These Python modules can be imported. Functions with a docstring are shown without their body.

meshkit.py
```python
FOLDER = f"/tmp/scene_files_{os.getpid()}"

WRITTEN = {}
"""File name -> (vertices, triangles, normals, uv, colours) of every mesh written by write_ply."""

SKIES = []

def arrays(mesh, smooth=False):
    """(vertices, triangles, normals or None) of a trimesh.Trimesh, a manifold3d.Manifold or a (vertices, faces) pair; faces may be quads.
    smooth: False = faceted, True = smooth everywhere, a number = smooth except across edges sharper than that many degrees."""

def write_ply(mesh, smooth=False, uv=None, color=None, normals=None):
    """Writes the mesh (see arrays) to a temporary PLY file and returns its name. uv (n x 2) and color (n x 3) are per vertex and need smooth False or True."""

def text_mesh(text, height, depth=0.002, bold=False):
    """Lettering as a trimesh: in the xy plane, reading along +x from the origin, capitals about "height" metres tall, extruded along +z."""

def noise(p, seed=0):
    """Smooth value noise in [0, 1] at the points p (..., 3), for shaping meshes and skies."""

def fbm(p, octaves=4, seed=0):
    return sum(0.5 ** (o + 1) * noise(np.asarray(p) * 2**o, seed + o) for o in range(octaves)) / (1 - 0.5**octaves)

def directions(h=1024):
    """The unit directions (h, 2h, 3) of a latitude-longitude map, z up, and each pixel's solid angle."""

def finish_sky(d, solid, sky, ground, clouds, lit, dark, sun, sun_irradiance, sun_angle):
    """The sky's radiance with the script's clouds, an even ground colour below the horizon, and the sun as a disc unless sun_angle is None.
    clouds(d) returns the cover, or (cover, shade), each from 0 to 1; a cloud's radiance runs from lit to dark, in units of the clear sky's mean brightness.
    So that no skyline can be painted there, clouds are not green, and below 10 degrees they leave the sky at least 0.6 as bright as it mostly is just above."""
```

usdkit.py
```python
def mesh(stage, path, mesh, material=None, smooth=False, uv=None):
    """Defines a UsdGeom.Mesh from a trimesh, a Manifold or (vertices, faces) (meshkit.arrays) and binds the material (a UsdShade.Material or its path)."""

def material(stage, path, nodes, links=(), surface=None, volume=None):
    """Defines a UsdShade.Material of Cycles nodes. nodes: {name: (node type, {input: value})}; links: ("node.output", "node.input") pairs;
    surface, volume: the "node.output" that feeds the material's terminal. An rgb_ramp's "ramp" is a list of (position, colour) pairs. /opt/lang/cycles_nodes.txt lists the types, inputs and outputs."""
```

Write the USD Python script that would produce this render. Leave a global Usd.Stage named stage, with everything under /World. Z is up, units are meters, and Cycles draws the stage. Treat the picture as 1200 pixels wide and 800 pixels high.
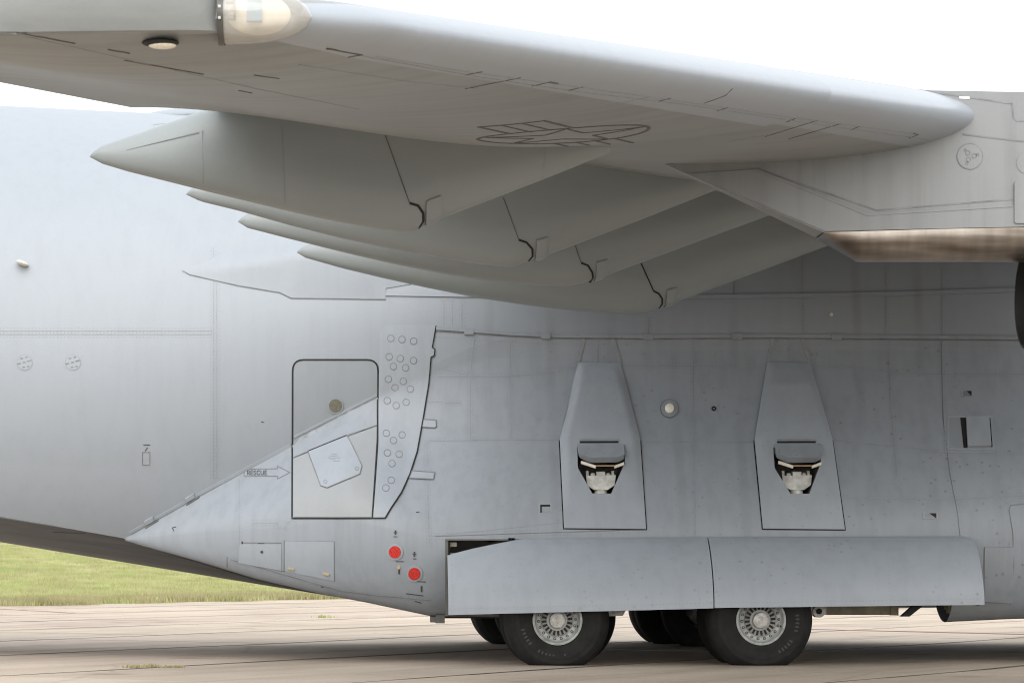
import math, random
import numpy as np, trimesh, usdkit, meshkit
from pxr import Usd, UsdGeom, UsdLux, UsdShade, Gf, Sdf, Vt
from scipy.spatial import Delaunay
import shapely
from shapely.geometry import Polygon

rng = np.random.default_rng(7)
random.seed(7)
stage = Usd.Stage.CreateInMemory()
UsdGeom.SetStageUpAxis(stage, 'Z')
UsdGeom.SetStageMetersPerUnit(stage, 1.0)
UsdGeom.Xform.Define(stage, '/World')
UsdGeom.Scope.Define(stage, '/World/Looks')

# ------------------------------------------------------------------ camera, sky, sun, exposure
DIST, FOC, XV, HOR, EYE = 41.0, 3526.0, 400.0, 652.0, 1.296     # metres to the fuselage axis; focal length, foot point and horizon in photograph pixels
cam = UsdGeom.Camera.Define(stage, '/World/camera')
cam.AddTranslateOp().Set(Gf.Vec3d(0, -DIST, EYE))
cam.AddRotateXOp().Set(90.0)
cam.CreateHorizontalApertureAttr(36.0)
cam.CreateVerticalApertureAttr(24.0)
cam.CreateFocalLengthAttr(FOC / 1200 * 36)
cam.CreateHorizontalApertureOffsetAttr((600 - XV) / 1200 * 36)
cam.CreateVerticalApertureOffsetAttr((HOR - 400) / 1200 * 36)
cam.CreateExposureAttr(1.7)
cam.CreateFStopAttr(9.0)
cam.CreateFocusDistanceAttr(36.5)
cam.CreateClippingRangeAttr(Gf.Vec2f(0.1, 20000))

SUN_EL, SUN_AZ = math.radians(27), math.radians(183)     # azimuth = atan2(x, y) of the direction towards the sun
sd = (math.sin(SUN_AZ) * math.cos(SUN_EL), math.cos(SUN_AZ) * math.cos(SUN_EL), math.sin(SUN_EL))
dome_mat = usdkit.material(stage, '/World/Looks/sky_look', {
    'tc': ('texture_coordinate', {}),
    'mp': ('mapping', {'scale': (1.0, 1.0, 2.5)}),
    'ns': ('noise_texture', {'scale': 1.6, 'detail': 5.0, 'roughness': 0.55}),
    'cl': ('rgb_ramp', {'ramp': [(0.3, (0.9, 0.92, 0.95)), (0.7, (1.08, 1.085, 1.09))]}),
    'sp': ('separate_xyz', {}),
    'ov': ('rgb_ramp', {'ramp': [(0.0, (7.2, 7.25, 7.3)), (1.0, (8.9, 9.05, 9.3))]}),       # an overcast sky is about brighter overhead as at the horizon
    'cm': ('mix_color', {'blend_type': 'multiply', 'fac': 1.0, 'use_clamp': False}),
    'sky': ('sky_texture', {'sky_type': 'single_scattering', 'sun_disc': False, 'sun_elevation': SUN_EL, 'sun_rotation': SUN_AZ}),
    'mx': ('mix_color', {'fac': 0.93, 'use_clamp': False}),
    'bg': ('background_shader', {'strength': 0.06})},
    [('tc.generated', 'mp.vector'), ('mp.vector', 'ns.vector'), ('ns.fac', 'cl.fac'), ('sky.color', 'mx.a'), ('cl.color', 'cm.b'), ('tc.generated', 'sp.vector'), ('sp.z', 'ov.fac'), ('ov.color', 'cm.a'), ('cm.result', 'mx.b'), ('mx.result', 'bg.color')], surface='bg.background')
dome = UsdLux.DomeLight.Define(stage, '/World/sky')
UsdShade.MaterialBindingAPI.Apply(dome.GetPrim()).Bind(dome_mat)
dome.GetPrim().SetCustomDataByKey('kind', 'structure')
sun = UsdLux.DistantLight.Define(stage, '/World/sun')
sun.CreateIntensityAttr(0.34)
sun.CreateAngleAttr(75.0)
sun.CreateNormalizeAttr(True)
sun.CreateColorAttr(Gf.Vec3f(1.0, 0.96, 0.9))
sun.AddOrientOp().Set(Gf.Quatf(Gf.Rotation(Gf.Vec3d(0, 0, 1), Gf.Vec3d(*sd)).GetQuat()))

# ------------------------------------------------------------------ helpers
used = {}


def unique(parent, name):
    k = used.get((parent, name), 0)
    used[(parent, name)] = k + 1
    return f'{parent}/{name}' + (f'_{k:03d}' if k else '')


def part(parent, name, mesh, mat, smooth=35, **data):
    """One mesh of the scene under its thing; data: label, category, group, kind."""
    path = unique(parent, name)
    usdkit.mesh(stage, path, mesh, mat, smooth=smooth)
    p = stage.GetPrimAtPath(path)
    for k, v in data.items():
        p.SetCustomDataByKey(k, v)
    return path


def thing(name, **data):
    path = unique('/World', name)
    x = UsdGeom.Xform.Define(stage, path)
    for k, v in data.items():
        x.GetPrim().SetCustomDataByKey(k, v)
    return path


def at(px, py, Y):
    Z = Y + DIST
    return np.array([(px - XV) * Z / FOC, Y, EYE - (py - HOR) * Z / FOC])


def box(lo, hi):
    lo, hi = np.minimum(lo, hi), np.maximum(lo, hi)
    b = trimesh.creation.box(extents=hi - lo)
    b.apply_translation((hi + lo) / 2)
    return b


def cat(ms):
    return trimesh.util.concatenate(ms)


def fix(m):
    m.fix_normals()
    return m


def tube(pts, r, n=8):
    pts = np.asarray(pts, float)
    ms = []
    for a, b in zip(pts[:-1], pts[1:]):
        ms.append(trimesh.creation.cylinder(radius=r, segment=[a, b], sections=n))
    return cat(ms)


def grid_faces(nu, nv, keep=None):
    i, j = np.meshgrid(np.arange(nu - 1), np.arange(nv - 1), indexing='ij')
    a = (i * nv + j).ravel()
    q = np.stack([a, a + 1, a + nv + 1, a + nv], 1)
    if keep is not None:
        q = q[keep(i.ravel(), j.ravel())]
    return np.vstack([q[:, [0, 1, 2]], q[:, [0, 2, 3]]])


def lathe_y(profile, n=64):
    """Revolve (r, y) about the y axis."""
    pr = np.asarray(profile, float)
    th = np.linspace(0, 2 * np.pi, n, endpoint=False)
    v = np.stack([np.outer(np.cos(th), pr[:, 0]), np.outer(np.ones(n), pr[:, 1]), np.outer(np.sin(th), pr[:, 0])], -1)
    m = len(pr)
    v = v.reshape(-1, 3)
    f = []
    for i in range(n):
        k = (i + 1) % n
        for j in range(m - 1):
            f += [[i * m + j, k * m + j, k * m + j + 1], [i * m + j, k * m + j + 1, i * m + j + 1]]
    return trimesh.Trimesh(v, np.array(f), process=False)


def lathe_x(profile, n=64):
    m = lathe_y(profile, n)
    m.vertices = m.vertices[:, [1, 0, 2]]
    m.invert()
    return m


# ------------------------------------------------------------------ materials
def paint(name, col, rough=0.42, dirt=0.5, spots=0.0, frames=0.0, spec=0.3, streak=(7.0, 7.0, 0.45), swing=0.12):
    c = np.array(col)
    nodes = {
        'g': ('geometry', {}),
        'm1': ('mapping', {'scale': (0.5, 0.5, 0.5)}), 'n1': ('noise_texture', {'scale': 1.0, 'detail': 6.0, 'roughness': 0.6}),
        'm2': ('mapping', {'scale': streak}), 'n2': ('noise_texture', {'scale': 1.0, 'detail': 5.0, 'roughness': 0.6}),
        'n3': ('noise_texture', {'scale': 55.0, 'detail': 3.0}),
        'r1': ('rgb_ramp', {'ramp': [(0.3, tuple(c * (1 - 0.085 * dirt))), (0.65, tuple(c * (1 + 0.03 * dirt)))]}),
        'r2': ('rgb_ramp', {'ramp': [(0.33, (1 - swing * dirt,) * 3), (0.55, (1, 1, 1))]}),
        'r3': ('rgb_ramp', {'ramp': [(0.3, (0.95,) * 3), (0.6, (1, 1, 1))]}),
        'x1': ('mix_color', {'blend_type': 'multiply', 'fac': 1.0}), 'x2': ('mix_color', {'blend_type': 'multiply', 'fac': 0.6}),
        'bm': ('bump', {'strength': 0.25, 'distance': 0.012}),
        'p': ('principled_bsdf', {'roughness': rough, 'specular_ior_level': spec})}
    links = [('g.position', 'm1.vector'), ('m1.vector', 'n1.vector'), ('g.position', 'm2.vector'), ('m2.vector', 'n2.vector'), ('g.position', 'n3.vector'),
             ('n1.fac', 'r1.fac'), ('n2.fac', 'r2.fac'), ('n3.fac', 'r3.fac'), ('r1.color', 'x1.a'), ('r2.color', 'x1.b'), ('x1.result', 'x2.a'), ('r3.color', 'x2.b'),
             ('n1.fac', 'bm.height'), ('bm.normal', 'p.normal')]
    last = 'x2.result'
    if spots:
        nodes |= {'vo': ('voronoi_texture', {'scale': 8.5, 'randomness': 1.0}), 'vr': ('rgb_ramp', {'ramp': [(0.1, (1, 1, 1)), (0.2, (0, 0, 0))]}),
                  'sn': ('noise_texture', {'scale': 1.3, 'detail': 2.0}), 'sr': ('map_range', {'from_min': 0.42, 'from_max': 0.58, 'to_min': 0.0, 'to_max': spots, 'clamp': True}),
                  'sx': ('separate_xyz', {}), 'sz': ('map_range', {'from_min': 1.0, 'from_max': 5.5, 'to_min': 0.1, 'to_max': 1.0, 'clamp': True}),
                  'mm': ('math', {'math_type': 'multiply'}), 'm3': ('math', {'math_type': 'multiply'}),
                  'vw': ('math', {'math_type': 'multiply'}),
                  'xs': ('mix_color', {'blend_type': 'mix', 'b': (0.16, 0.14, 0.12)})}
        links += [('g.position', 'vo.vector'), ('vo.distance', 'vr.fac'), ('g.position', 'sn.vector'), ('sn.fac', 'sr.value'), ('g.position', 'sx.vector'), ('sx.x', 'sz.value'),
                  ('vr.color', 'mm.value1'), ('sr.result', 'mm.value2'), ('mm.value', 'm3.value1'), ('sz.result', 'm3.value2'), ('m3.value', 'xs.fac'), (last, 'xs.a')]
        last = 'xs.result'
    if frames:
        nodes |= {'wv': ('wave_texture', {'wave_type': 'bands', 'bands_direction': 'x', 'scale': 0.41, 'distortion': 0.25, 'detail': 2.0, 'detail_scale': 0.8, 'phase': 0.6}),
                  'wr': ('rgb_ramp', {'ramp': [(0.9, (0, 0, 0)), (1.0, (1, 1, 1))]}),
                  'f1': ('mapping', {'scale': (1.1, 1.1, 0.7)}), 'fn': ('noise_texture', {'scale': 1.0, 'detail': 3.0}), 'fr': ('map_range', {'from_min': 0.4, 'from_max': 0.65, 'to_min': 0.0, 'to_max': frames, 'clamp': True}),
                  'fx': ('separate_xyz', {}), 'fz': ('map_range', {'from_min': 1.2, 'from_max': 1.8, 'to_min': 0.0, 'to_max': 1.0, 'clamp': True}),
                  'fm': ('math', {'math_type': 'multiply'}), 'f3': ('math', {'math_type': 'multiply'}), 'xf': ('mix_color', {'b': (0.11, 0.1, 0.09)})}
        links += [('g.position', 'wv.vector'), ('wv.fac', 'wr.fac'), ('g.position', 'f1.vector'), ('f1.vector', 'fn.vector'), ('fn.fac', 'fr.value'), ('g.position', 'fx.vector'), ('fx.x', 'fz.value'),
                  ('wr.color', 'fm.value1'), ('fr.result', 'fm.value2'), ('fm.value', 'f3.value1'), ('fz.result', 'f3.value2'), ('f3.value', 'xf.fac'), (last, 'xf.a')]
        last = 'xf.result'
    links.append((last, 'p.base_color'))
    return usdkit.material(stage, '/World/Looks/' + name, nodes, links, surface='p.BSDF')


def plain(name, col, rough=0.5, metal=0.0, var=0.15, scale=12.0, spec=0.4, bump=0.0):
    c = np.array(col)
    nodes = {'g': ('geometry', {}), 'n': ('noise_texture', {'scale': scale, 'detail': 5.0, 'roughness': 0.6}),
             'r': ('rgb_ramp', {'ramp': [(0.3, tuple(c * (1 - var))), (0.7, tuple(c * (1 + var)))]}),
             'p': ('principled_bsdf', {'roughness': rough, 'metallic': metal, 'specular_ior_level': spec})}
    links = [('g.position', 'n.vector'), ('n.fac', 'r.fac'), ('r.color', 'p.base_color')]
    if bump:
        nodes['b'] = ('bump', {'strength': bump, 'distance': 0.02})
        links += [('n.fac', 'b.height'), ('b.normal', 'p.normal')]
    return usdkit.material(stage, '/World/Looks/' + name, nodes, links, surface='p.BSDF')


GREY = (0.27, 0.297, 0.329)
M = {
    'fuselage': paint('fuselage_paint', GREY, frames=0.22, dirt=0.3),
    'belly': paint('belly_paint', np.array(GREY) * np.array([0.52, 0.5, 0.47]), dirt=1.5, streak=(0.5, 4.0, 4.0), swing=0.25),  # underside takes a darker, more streaked grey than the sides
    'lit_slat': paint('lit_slat_paint', np.array(GREY) * np.array([1.0, 1.0, 1.0]), rough=0.34, dirt=0.3, spec=0.45),  # same paint as the wing; skylight on the leading edge put into the colour
    'pod': paint('pod_paint', np.array(GREY) * 0.97, spots=0.55, frames=0.16, dirt=0.75),
    'door': paint('door_paint', np.array(GREY) * 1.04, spots=0.5, dirt=0.55),
    'wing': paint('shaded_wing_paint', np.array(GREY) * np.array([0.83, 0.805, 0.735]), rough=0.38, dirt=0.9, streak=(0.5, 5.0, 1.5), swing=0.2),  # underside shade and warm ground bounce put into the colour, plus real streaks
    'fairing': paint('fairing_paint', np.array(GREY) * np.array([0.88, 0.89, 0.825]), rough=0.4, dirt=0.35, streak=(0.6, 4.0, 3.0)),
    'pylon': paint('pylon_paint', np.array(GREY) * np.array([0.68, 0.655, 0.61]), rough=0.4, dirt=1.0),
    'pale': paint('pale_panel_paint', (0.35, 0.362, 0.375), dirt=0.3),
    'panel': paint('panel_paint', np.array(GREY) * 1.07, dirt=0.5, spots=0.2),
    'warm': paint('warm_panel_paint', (0.28, 0.294, 0.306), dirt=0.25),
    'crew': paint('crew_door_paint', np.array(GREY) * np.array([0.9, 0.9, 0.88]), dirt=0.35),
    'gap': plain('gap_seal', (0.012, 0.012, 0.012), rough=0.7),
    'seam': plain('seam_line', (0.15, 0.157, 0.165), rough=0.6, var=0.3, scale=5),
    'under_gap': plain('underside_gap', (0.07, 0.066, 0.06), rough=0.6, var=0.4, scale=6),
    'rivet': plain('fastener_head', (0.19, 0.204, 0.22), rough=0.5, var=0.25, scale=3),
    'soft': plain('soft_seam', (0.235, 0.253, 0.272), rough=0.5, var=0.12, scale=9),
    'ink': plain('stencil_ink', (0.045, 0.045, 0.05), rough=0.6, var=0.3),
    'light_line': plain('light_edge', (0.5, 0.52, 0.55), rough=0.45),
    'hatch': plain('hatch_inside', (0.13, 0.125, 0.11), rough=0.6, var=0.5, scale=9),
    'well': plain('well_dark', (0.035, 0.034, 0.03), rough=0.7, var=0.4, scale=4),
    'well_tan': plain('well_primer', (0.3, 0.27, 0.2), rough=0.6, var=0.3, scale=6),
    'white': plain('white_gear_paint', (0.64, 0.64, 0.6), rough=0.35, var=0.25, scale=10),
    'cream': plain('cream_edge', (0.6, 0.56, 0.48), rough=0.45, var=0.12),
    'tan_bar': plain('tan_bar', (0.36, 0.24, 0.13), rough=0.5),
    'red': plain('red_reflector', (0.46, 0.03, 0.025), rough=0.25, var=0.5, scale=80),
    'tyre': plain('tyre_rubber', (0.013, 0.013, 0.0125), rough=0.75, var=0.35, scale=7, spec=0.22, bump=0.15),
    'tyre_line': plain('tyre_lettering', (0.02, 0.02, 0.019), rough=0.55),
    'rim': plain('rim_paint', (0.31, 0.325, 0.315), rough=0.42, var=0.35, scale=14),
    'slot': plain('rim_slot', (0.008, 0.008, 0.008), rough=0.7),
    'bolt': plain('bolt_metal', (0.5, 0.46, 0.38), rough=0.35, metal=0.8),
    'brake': plain('brake_face_metal', (0.15, 0.15, 0.14), rough=0.45, metal=0.4, var=0.4, scale=30),
    'hub': plain('hub_metal', (0.3, 0.295, 0.28), rough=0.4, metal=0.35, var=0.35, scale=22),
    'steel': plain('dark_steel', (0.09, 0.09, 0.085), rough=0.5, metal=0.3),
    'nozzle': plain('nozzle_dark', (0.02, 0.019, 0.018), rough=0.45, metal=0.6),
    'window': plain('small_window', (0.13, 0.13, 0.1), rough=0.2, var=0.3, scale=40, spec=0.6),
    'lamp_glass': plain('lamp_lens', (0.75, 0.72, 0.62), rough=0.15, var=0.15, scale=60),
    'brass': plain('brass_latch', (0.5, 0.4, 0.26), rough=0.4, metal=0.3),
}
M['shield'] = usdkit.material(stage, '/World/Looks/titanium_shield', {
    'g': ('geometry', {}), 'm': ('mapping', {'scale': (8.0, 2.0, 2.2)}), 'n': ('noise_texture', {'scale': 1.0, 'detail': 5.0}),
    'm2': ('mapping', {'scale': (0.7, 1.0, 6.5)}), 'n2': ('noise_texture', {'scale': 1.0, 'detail': 3.0}),
    'r': ('rgb_ramp', {'ramp': [(0.3, (0.22, 0.2, 0.18)), (0.7, (0.33, 0.3, 0.27))]}),
    'r2': ('rgb_ramp', {'ramp': [(0.35, (0.3, 0.26, 0.24)), (0.6, (1, 1, 1))]}),
    'x': ('mix_color', {'blend_type': 'multiply', 'fac': 0.9}),
    'p': ('principled_bsdf', {'metallic': 0.85, 'roughness': 0.3})},
    [('g.position', 'm.vector'), ('m.vector', 'n.vector'), ('n.fac', 'r.fac'), ('g.position', 'm2.vector'), ('m2.vector', 'n2.vector'), ('n2.fac', 'r2.fac'), ('r.color', 'x.a'), ('r2.color', 'x.b'), ('x.result', 'p.base_color')], surface='p.BSDF')
M['clear'] = usdkit.material(stage, '/World/Looks/clear_cover', {
    't': ('transparent_bsdf', {'color': (0.98, 0.97, 0.94)}), 'd': ('diffuse_bsdf', {'color': (0.8, 0.78, 0.72)}), 'gl': ('glossy_bsdf', {'roughness': 0.08, 'color': (0.9, 0.9, 0.9)}),
    'f': ('fresnel', {'IOR': 1.5}), 'a': ('mix_closure', {'fac': 0.32}), 'b': ('mix_closure', {})},
    [('t.BSDF', 'a.closure1'), ('d.BSDF', 'a.closure2'), ('a.closure', 'b.closure1'), ('gl.BSDF', 'b.closure2'), ('f.fac', 'b.fac')], surface='b.closure')


def concrete(name, col):
    c = np.array(col)
    return usdkit.material(stage, '/World/Looks/' + name, {
        'g': ('geometry', {}), 'rot': ('mapping', {'rotation': (0, 0, math.radians(-58))}),
        'ms': ('mapping', {'scale': (0.12, 1.1, 1)}), 'n1': ('noise_texture', {'scale': 1.0, 'detail': 6.0, 'roughness': 0.62}),
        'n2': ('noise_texture', {'scale': 0.35, 'detail': 5.0}), 'n3': ('noise_texture', {'scale': 24.0, 'detail': 4.0, 'roughness': 0.7}),
        'r1': ('rgb_ramp', {'ramp': [(0.3, tuple(c * 0.74)), (0.5, tuple(c)), (0.75, tuple(c * 1.12))]}),
        'r2': ('rgb_ramp', {'ramp': [(0.35, (0.86, 0.85, 0.84)), (0.6, (1, 1, 1))]}), 'r3': ('rgb_ramp', {'ramp': [(0.3, (0.78,) * 3), (0.62, (1.0,) * 3)]}),
        'v1': ('voronoi_texture', {'scale': 0.55}), 'w1': ('rgb_ramp', {'ramp': [(0.05, (0.55, 0.53, 0.5)), (0.2, (1, 1, 1))]}),
        'v2': ('voronoi_texture', {'scale': 0.3, 'feature': 'distance_to_edge'}), 'w2': ('rgb_ramp', {'ramp': [(0.004, (0.5, 0.47, 0.43)), (0.012, (1, 1, 1))]}),
        'wn': ('noise_texture', {'scale': 1.2, 'detail': 4.0}), 'wm': ('mix_vector', {'fac': 0.18}),
        'x3': ('mix_color', {'blend_type': 'multiply', 'fac': 0.8}), 'x4': ('mix_color', {'blend_type': 'multiply', 'fac': 0.22}),
        'x1': ('mix_color', {'blend_type': 'multiply', 'fac': 1.0}), 'x2': ('mix_color', {'blend_type': 'multiply', 'fac': 1.0}),
        'b': ('bump', {'strength': 0.3, 'distance': 0.01}), 'p': ('principled_bsdf', {'roughness': 0.85, 'specular_ior_level': 0.2})},
        [('g.position', 'rot.vector'), ('rot.vector', 'ms.vector'), ('ms.vector', 'n1.vector'), ('g.position', 'n2.vector'), ('g.position', 'n3.vector'), ('n1.fac', 'r1.fac'), ('n2.fac', 'r2.fac'), ('n3.fac', 'r3.fac'),
         ('r1.color', 'x1.a'), ('r2.color', 'x1.b'), ('x1.result', 'x2.a'), ('r3.color', 'x2.b'), ('x2.result', 'x3.a'), ('g.position', 'v1.vector'), ('v1.distance', 'w1.fac'), ('w1.color', 'x3.b'),
         ('g.position', 'wn.vector'), ('g.position', 'wm.a'), ('wn.color', 'wm.b'), ('wm.result', 'v2.vector'), ('v2.distance', 'w2.fac'), ('x3.result', 'x4.a'), ('w2.color', 'x4.b'), ('x4.result', 'p.base_color'), ('n3.fac', 'b.height'), ('b.normal', 'p.normal')], surface='p.BSDF')


SLAB = [concrete('concrete_tan', (0.44, 0.368, 0.292)), concrete('concrete_grey', (0.42, 0.355, 0.286)), concrete('concrete_pale', (0.46, 0.386, 0.308)), concrete('concrete_pink', (0.43, 0.356, 0.292))]
M['sealant'] = plain('joint_sealant', (0.085, 0.075, 0.062), rough=0.8, var=0.6, scale=1.5)


def leaf(name, ramp, scale):
    return usdkit.material(stage, '/World/Looks/' + name, {
        'g': ('geometry', {}), 'n': ('noise_texture', {'scale': scale, 'detail': 4.0, 'roughness': 0.65}), 'r': ('rgb_ramp', {'ramp': ramp}),
        'd': ('diffuse_bsdf', {}), 't': ('translucent_bsdf', {}), 'm': ('mix_closure', {'fac': 0.35})},
        [('g.position', 'n.vector'), ('n.fac', 'r.fac'), ('r.color', 'd.color'), ('r.color', 't.color'), ('d.BSDF', 'm.closure1'), ('t.BSDF', 'm.closure2')], surface='m.closure')


M['grass'] = leaf('grass_blades', [(0.3, (0.26, 0.31, 0.12)), (0.5, (0.37, 0.39, 0.18)), (0.68, (0.5, 0.46, 0.28))], 0.35)
M['straw'] = leaf('straw_blades', [(0.3, (0.24, 0.235, 0.1)), (0.6, (0.38, 0.34, 0.2))], 0.6)
M['turf'] = plain('turf_soil', (0.3, 0.3, 0.15), rough=0.9, var=0.4, scale=0.4)

# ------------------------------------------------------------------ the aircraft's side surface: y of the skin as a function of x (forward) and z
RAD = 3.43


def zc(X):
    return 3.85 + 0.05 * np.clip(-(np.asarray(X, float) + 2.2), 0, 6)


def chine(X):
    return np.maximum(1.535 - 0.165 * (np.asarray(X, float) + 2.77), 0.78)


def keel(X):
    return np.maximum(0.796 - 0.163 * (np.asarray(X, float) + 0.35), 0.62)


def circ(X, z):
    return -np.sqrt(np.maximum(RAD ** 2 - (z - zc(X)) ** 2, 0))


def fus(X, z):
    zch, zb = chine(X), keel(X)
    yc = circ(X, zch)
    return np.where(z >= zch, circ(X, z), np.where(z > zb, yc * np.sqrt(np.clip((z - zb) / (zch - zb), 0, 1)), 9.0))


TIP, WELL0, WELL1, PODEND = -2.77, 1.27, 7.45, 17.0
_tx = [TIP, -1.68, -0.62, 0.44, 0.8, 1.2, 1.6, 2.1, 2.6, 8.0, 20]
_tz = [1.54, 2.13, 2.70, 3.30, 3.5, 3.72, 3.9, 4.03, 4.07, 4.03, 4.0]
_lx = [TIP, -1.7, -1.06, -0.32, 0.32, 1.12, 1.27, 7.45, 8.3, 20]
_lz = [1.50, 1.21, 1.02, 0.85, 0.73, 0.56, 0.55, 0.49, 0.53, 0.7]


def pod_par(X):
    X = np.asarray(X, float)
    zt, zl = np.interp(X, _tx, _tz), np.interp(X, _lx, _lz)
    ym = -(2.5 + 2.08 * np.sin(np.pi / 2 * np.clip((X - TIP) / 4.0, 0, 1)))
    zm = zl + np.minimum(0.95, 0.42 * (zt - zl))
    k = np.clip((X - TIP) / 4.0, 0, 1)
    zm = np.where(X > WELL0 - 0.3, zm + (1.5 - zm) * np.clip((X - WELL0 + 0.3) / 0.3, 0, 1), zm)
    return zt, zl, ym, zm, 0.06 + 0.69 * k


def pod_up(X, v):
    """Skin y at fraction v (0 top seam, 1 widest line) of the upper pod side."""
    zt, zl, ym, zm, a = pod_par(X)
    yt = circ(X, zt) + 0.012
    z = zt + (zm - zt) * v
    y = yt + (ym - yt) * np.sin(np.pi / 2 * v ** (1.12 + 0.95 * np.clip((X - 0.1) / 0.7, 0, 1) - 0.4 * np.clip((X - 1.2) / 3.0, 0, 1)))
    return np.minimum(y, circ(X, z) - 0.004 * v), z


def pod(X, z):
    zt, zl, ym, zm, a = pod_par(X)
    v = np.clip((zt - z) / (zt - zm), 0, 1)
    yu, _ = pod_up(X, v)
    w = np.clip((zm - z) / np.maximum(zm - zl, 1e-6), 0, 1)
    yl = ym + a * (1 - np.sqrt(1 - w * w))
    return np.where((X < TIP) | (z > zt) | (z < zl), 9.0, np.where(z >= zm, yu, yl))


def skin(X, z):
    return np.minimum(fus(X, z), pod(X, z))


def surf(pts, S=skin):
    """Photograph pixels to points and outward normals on the aircraft's side."""
    p = np.atleast_2d(np.asarray(pts, float))
    Y = np.full(len(p), -4.0)
    for _ in range(40):
        Z = Y + DIST
        X, z = (p[:, 0] - XV) * Z / FOC, EYE - (p[:, 1] - HOR) * Z / FOC
        y = S(X, z)
        Y = Y + 0.7 * (np.where(y > 5, Y, y) - Y)
    Z = Y + DIST
    X, z = (p[:, 0] - XV) * Z / FOC, EYE - (p[:, 1] - HOR) * Z / FOC
    e = 0.02
    d = lambda a, b: np.clip(np.where((a > 5) | (b > 5), 0, (a - b) / (2 * e)), -3, 3)
    n = np.stack([d(S(X + e, z), S(X - e, z)), -np.ones(len(p)), d(S(X, z + e), S(X, z - e))], 1)
    return np.stack([X, Y, z], 1), n / np.linalg.norm(n, axis=1, keepdims=True)


def plane_y(Y0):
    def s(pts):
        p = np.atleast_2d(np.asarray(pts, float))
        Z = Y0 + DIST
        return np.stack([(p[:, 0] - XV) * Z / FOC, np.full(len(p), Y0), EYE - (p[:, 1] - HOR) * Z / FOC], 1), np.tile([0, -1.0, 0], (len(p), 1))
    return s


def densify(pl, step=4.0):
    pl = np.asarray(pl, float)
    out = [pl[0]]
    for a, b in zip(pl[:-1], pl[1:]):
        n = max(1, int(np.linalg.norm(b - a) / step))
        out += [a + (b - a) * k / n for k in range(1, n + 1)]
    return np.array(out)


def strip(P, N, w, lift):
    """A thin raised strip of width w along the 3-D line P on a surface with normals N."""
    t = np.gradient(P, axis=0)
    t /= np.maximum(np.linalg.norm(t, axis=1, keepdims=True), 1e-9)
    s = np.cross(N, t)
    s /= np.maximum(np.linalg.norm(s, axis=1, keepdims=True), 1e-9)
    w = np.broadcast_to(np.asarray(w, float), (len(P),))[:, None]
    rows = [P - s * (w / 2) - N * 0.004, P - s * (w / 2) + N * lift, P + s * (w / 2) + N * lift, P + s * (w / 2) - N * 0.004]
    v = np.stack(rows, 1).reshape(-1, 3)
    m = trimesh.Trimesh(v, grid_faces(len(P), 4), process=False)
    fn = m.face_normals[len(m.faces) // 3 + 0]
    mid = m.triangles_center
    if np.einsum('ij,ij->i', m.face_normals, N[np.clip(m.faces[:, 0] // 4, 0, len(P) - 1)]).sum() < 0:
        m.invert()
    return m


def ribbon(pl, w=0.012, lift=0.004, s=surf, step=4.0):
    P, N = s(densify(pl, step))
    return strip(P, N, w, lift)


def circle(cx, cy, r, n=28, ry=None):
    th = np.linspace(0, 2 * np.pi, n + 1)
    return np.stack([cx + r * np.cos(th), cy + (ry or r) * np.sin(th)], 1)


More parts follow.
